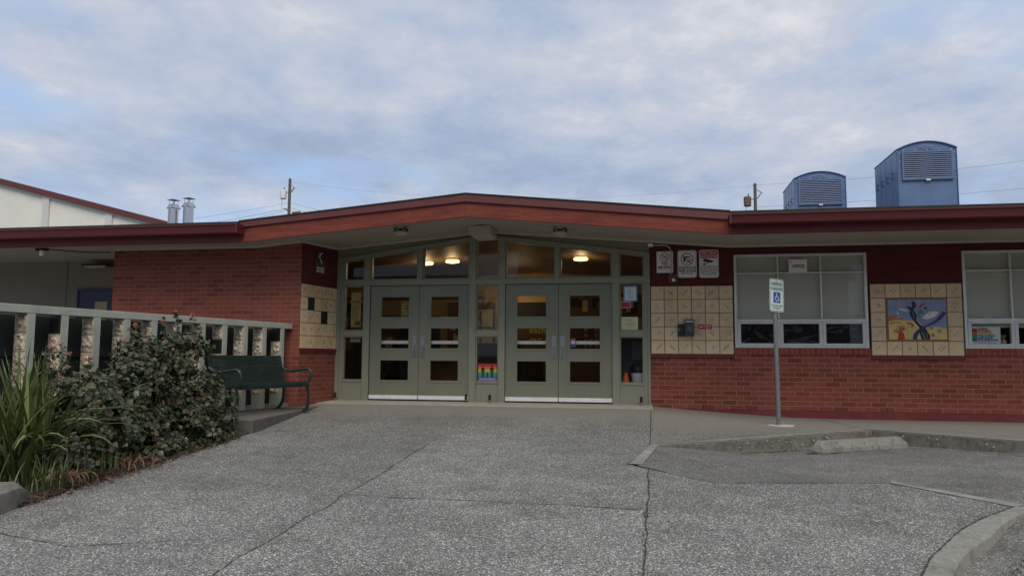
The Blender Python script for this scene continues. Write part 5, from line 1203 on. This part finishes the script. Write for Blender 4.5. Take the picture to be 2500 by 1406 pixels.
# ------------------------------------------------------------------ across the street (seen in the glass)
M['siding']=plain('dark_house_siding',(.09,.05,.045),.8,.1,1); M['house_roof']=plain('brown_house_roof',(.07,.04,.03),.9,.2,2); M['wtrim']=plain('house_trim',(.5,.5,.48),.6,.05,1)
def house(x,y,w,d,h,rh,lab):
    t=empty('house',(x,y,-1.6),lab,'house','houses across the street'); 
    MB().box(-w/2,w/2,-d/2,d/2,0,h).build('wall',M['siding'],t)
    MB().yz([(-d/2-.5,h-.1),(d/2+.5,h-.1),(0,h+rh)],-w/2-.5,w/2+.5).build('roof',M['house_roof'],t)
    for k in range(3):
        xx=-w/2+w*(k+.5)/3; f=MB().box(xx-.7,xx+.7,d/2,d/2+.05,1.0,2.4).build('window',M['wtrim'],t); MB().box(xx-.6,xx+.6,d/2+.051,d/2+.06,1.1,2.3).build('pane',M['dark'],f)
house(-24,-48,17,9,5.8,3.4,'dark sided house with brown roof across the street on the west')
house(2,-50,24,10,8.2,4.6,'dark sided house with brown roof across the street facing the doors')
house(30,-47,20,10,7.4,4.2,'dark sided house with brown roof across the street on the east')
def tree(x,y,z,h,seed,lab):
    rr=random.Random(seed); t=empty('bare_tree',(x,y,z),lab,'tree'); b=MB(); tr=MB()
    def br(p,d,L_,r,k,mb_):
        q=p+d*L_; mb_.tube([p,(p+q)/2+rv(rr)*L_*.05,q],[r,r*.85,r*.7],5)
        if k==0: return
        for i in range(3): br(q,(d+rv(rr)*.75+Vector((0,0,.1))).normalized(),L_*.72,r*.6,k-1,b)
    br(Vector((0,0,0)),Vector((0,0,1)),h*.28,.22,5,tr); tr.build('trunk',M['wood_pole'],t); b.build('crown',M['wood_pole'],t)
tree(-12,-36,-1.6,10,5,'bare leafless tree across the street'); tree(16,-38,-1.6,9,6,'second bare leafless tree farther east across the street')
pl_=empty('street_pole',(-7.5,-30,-1.6),'plain wooden pole across the street','utility pole'); MB().tube([(0,0,0),(0,0,11)],[.2,.15],12).build('pole_shaft',M['wood_pole'],pl_,smooth=True)
# ------------------------------------------------------------------ world
Wd=bpy.data.worlds.new('World'); S.world=Wd; Wd.use_nodes=True; N=Wd.node_tree.nodes; L=Wd.node_tree.links
bg=N['Background']; sky=N.new('ShaderNodeTexSky'); sky.sky_type='NISHITA'; sky.sun_disc=False; sky.sun_elevation=R(50); sky.sun_rotation=R(158); sky.air_density=1.0; sky.dust_density=1.6; sky.ozone_density=1.2
tc=N.new('ShaderNodeTexCoord'); sp=N.new('ShaderNodeSeparateXYZ'); L.new(tc.outputs['Generated'],sp.inputs[0])
def mth(op,a,b_=None,c_=None):
    m_=N.new('ShaderNodeMath'); m_.operation=op
    for i,v_ in enumerate((a,b_,c_)):
        if v_ is None: continue
        if isinstance(v_,(int,float)): m_.inputs[i].default_value=v_
        else: L.new(v_,m_.inputs[i])
    return m_.outputs[0]
den=mth('ADD',mth('MAXIMUM',sp.outputs['Z'],0.0),.16)
cb=N.new('ShaderNodeCombineXYZ'); L.new(mth('DIVIDE',sp.outputs['X'],den),cb.inputs[0]); L.new(mth('DIVIDE',sp.outputs['Y'],den),cb.inputs[1]); cb.inputs[2].default_value=SEEDZ=1.7
mp=N.new('ShaderNodeMapping'); mp.inputs['Scale'].default_value=(1.35,1.2,1); mp.inputs['Rotation'].default_value=(0,0,R(-12)); L.new(cb.outputs[0],mp.inputs[0])
def wn(scale,detail,rough,dist=0,off=0):
    n_=N.new('ShaderNodeTexNoise'); n_.inputs['Scale'].default_value=scale; n_.inputs['Detail'].default_value=detail; n_.inputs['Roughness'].default_value=rough; n_.inputs['Distortion'].default_value=dist
    v_=N.new('ShaderNodeVectorMath'); v_.operation='ADD'; v_.inputs[1].default_value=(off,off*.7,0); L.new(mp.outputs[0],v_.inputs[0]); L.new(v_.outputs[0],n_.inputs['Vector']); return n_.outputs['Fac']
big=wn(.8,8,.5,.1,5.3); det=wn(3.4,10,.62,.1,9.4); gap=wn(.9,7,.55,.1,21.0)
shade=mth('ADD',mth('MULTIPLY',big,.6),mth('MULTIPLY',det,.4))
cl=ramp(N,L,shade,[(.34,(2.4,3.0,4.15)),(.43,(2.85,3.45,4.65)),(.50,(3.4,3.95,4.95)),(.57,(4.15,4.45,5.1)),(.65,(5.5,5.5,5.75))])
skyb=mixc(N,L,1.0,sky.outputs[0],(1.0,1.0,1.0),'MULTIPLY')
blue=mixc(N,L,.2,(2.9,4.3,6.7),skyb)
gf=ramp(N,L,gap,[(.50,(0,0,0)),(.66,(.85,.85,.85))])
c1=mixc(N,L,gf,cl,blue)
hz=ramp(N,L,sp.outputs['Z'],[(0,(1,1,1)),(.10,(.5,.5,.5)),(.22,(0,0,0))])
c2=mixc(N,L,mth('MULTIPLY',hz,.55),c1,(4.6,5.3,6.4))
# underside below the horizon
lo=ramp(N,L,sp.outputs['Z'],[(0,(1,1,1)),(.001,(0,0,0))])
c3=mixc(N,L,lo,c2,(1.2,1.2,1.15))
L.new(c3,bg.inputs['Color']); bg.inputs['Strength'].default_value=.1
sun=bpy.data.lights.new('Sun','SUN'); sun.energy=1.4; sun.angle=R(35); sun.color=(1,.90,.77); so=bpy.data.objects.new('Sun',sun); COL.objects.link(so)
so.rotation_euler=(R(90-50),0,R(18)) 
# ------------------------------------------------------------------ camera
cam=bpy.data.cameras.new('Camera'); co=bpy.data.objects.new('Camera',cam); COL.objects.link(co); S.camera=co
yaw,pit,rol=R(10.35),R(5.19),R(.35)
fw=Vector((-math.sin(yaw)*math.cos(pit),math.cos(yaw)*math.cos(pit),math.sin(pit))); rt=Vector((math.cos(yaw),math.sin(yaw),0)); up=rt.cross(fw)
r2=rt*math.cos(rol)+up*math.sin(rol); u2=-rt*math.sin(rol)+up*math.cos(rol)
mt=Matrix((r2,u2,-fw)).transposed().to_4x4(); mt.translation=Vector((0,-13.84,.785)); co.matrix_world=mt
cam.sensor_fit='HORIZONTAL'; cam.sensor_width=36; cam.lens=36*1875/2500; cam.clip_end=1000; cam.clip_start=.05
S.view_settings.view_transform='Standard'; S.view_settings.look='None'; S.view_settings.exposure=.45; S.view_settings.gamma=1
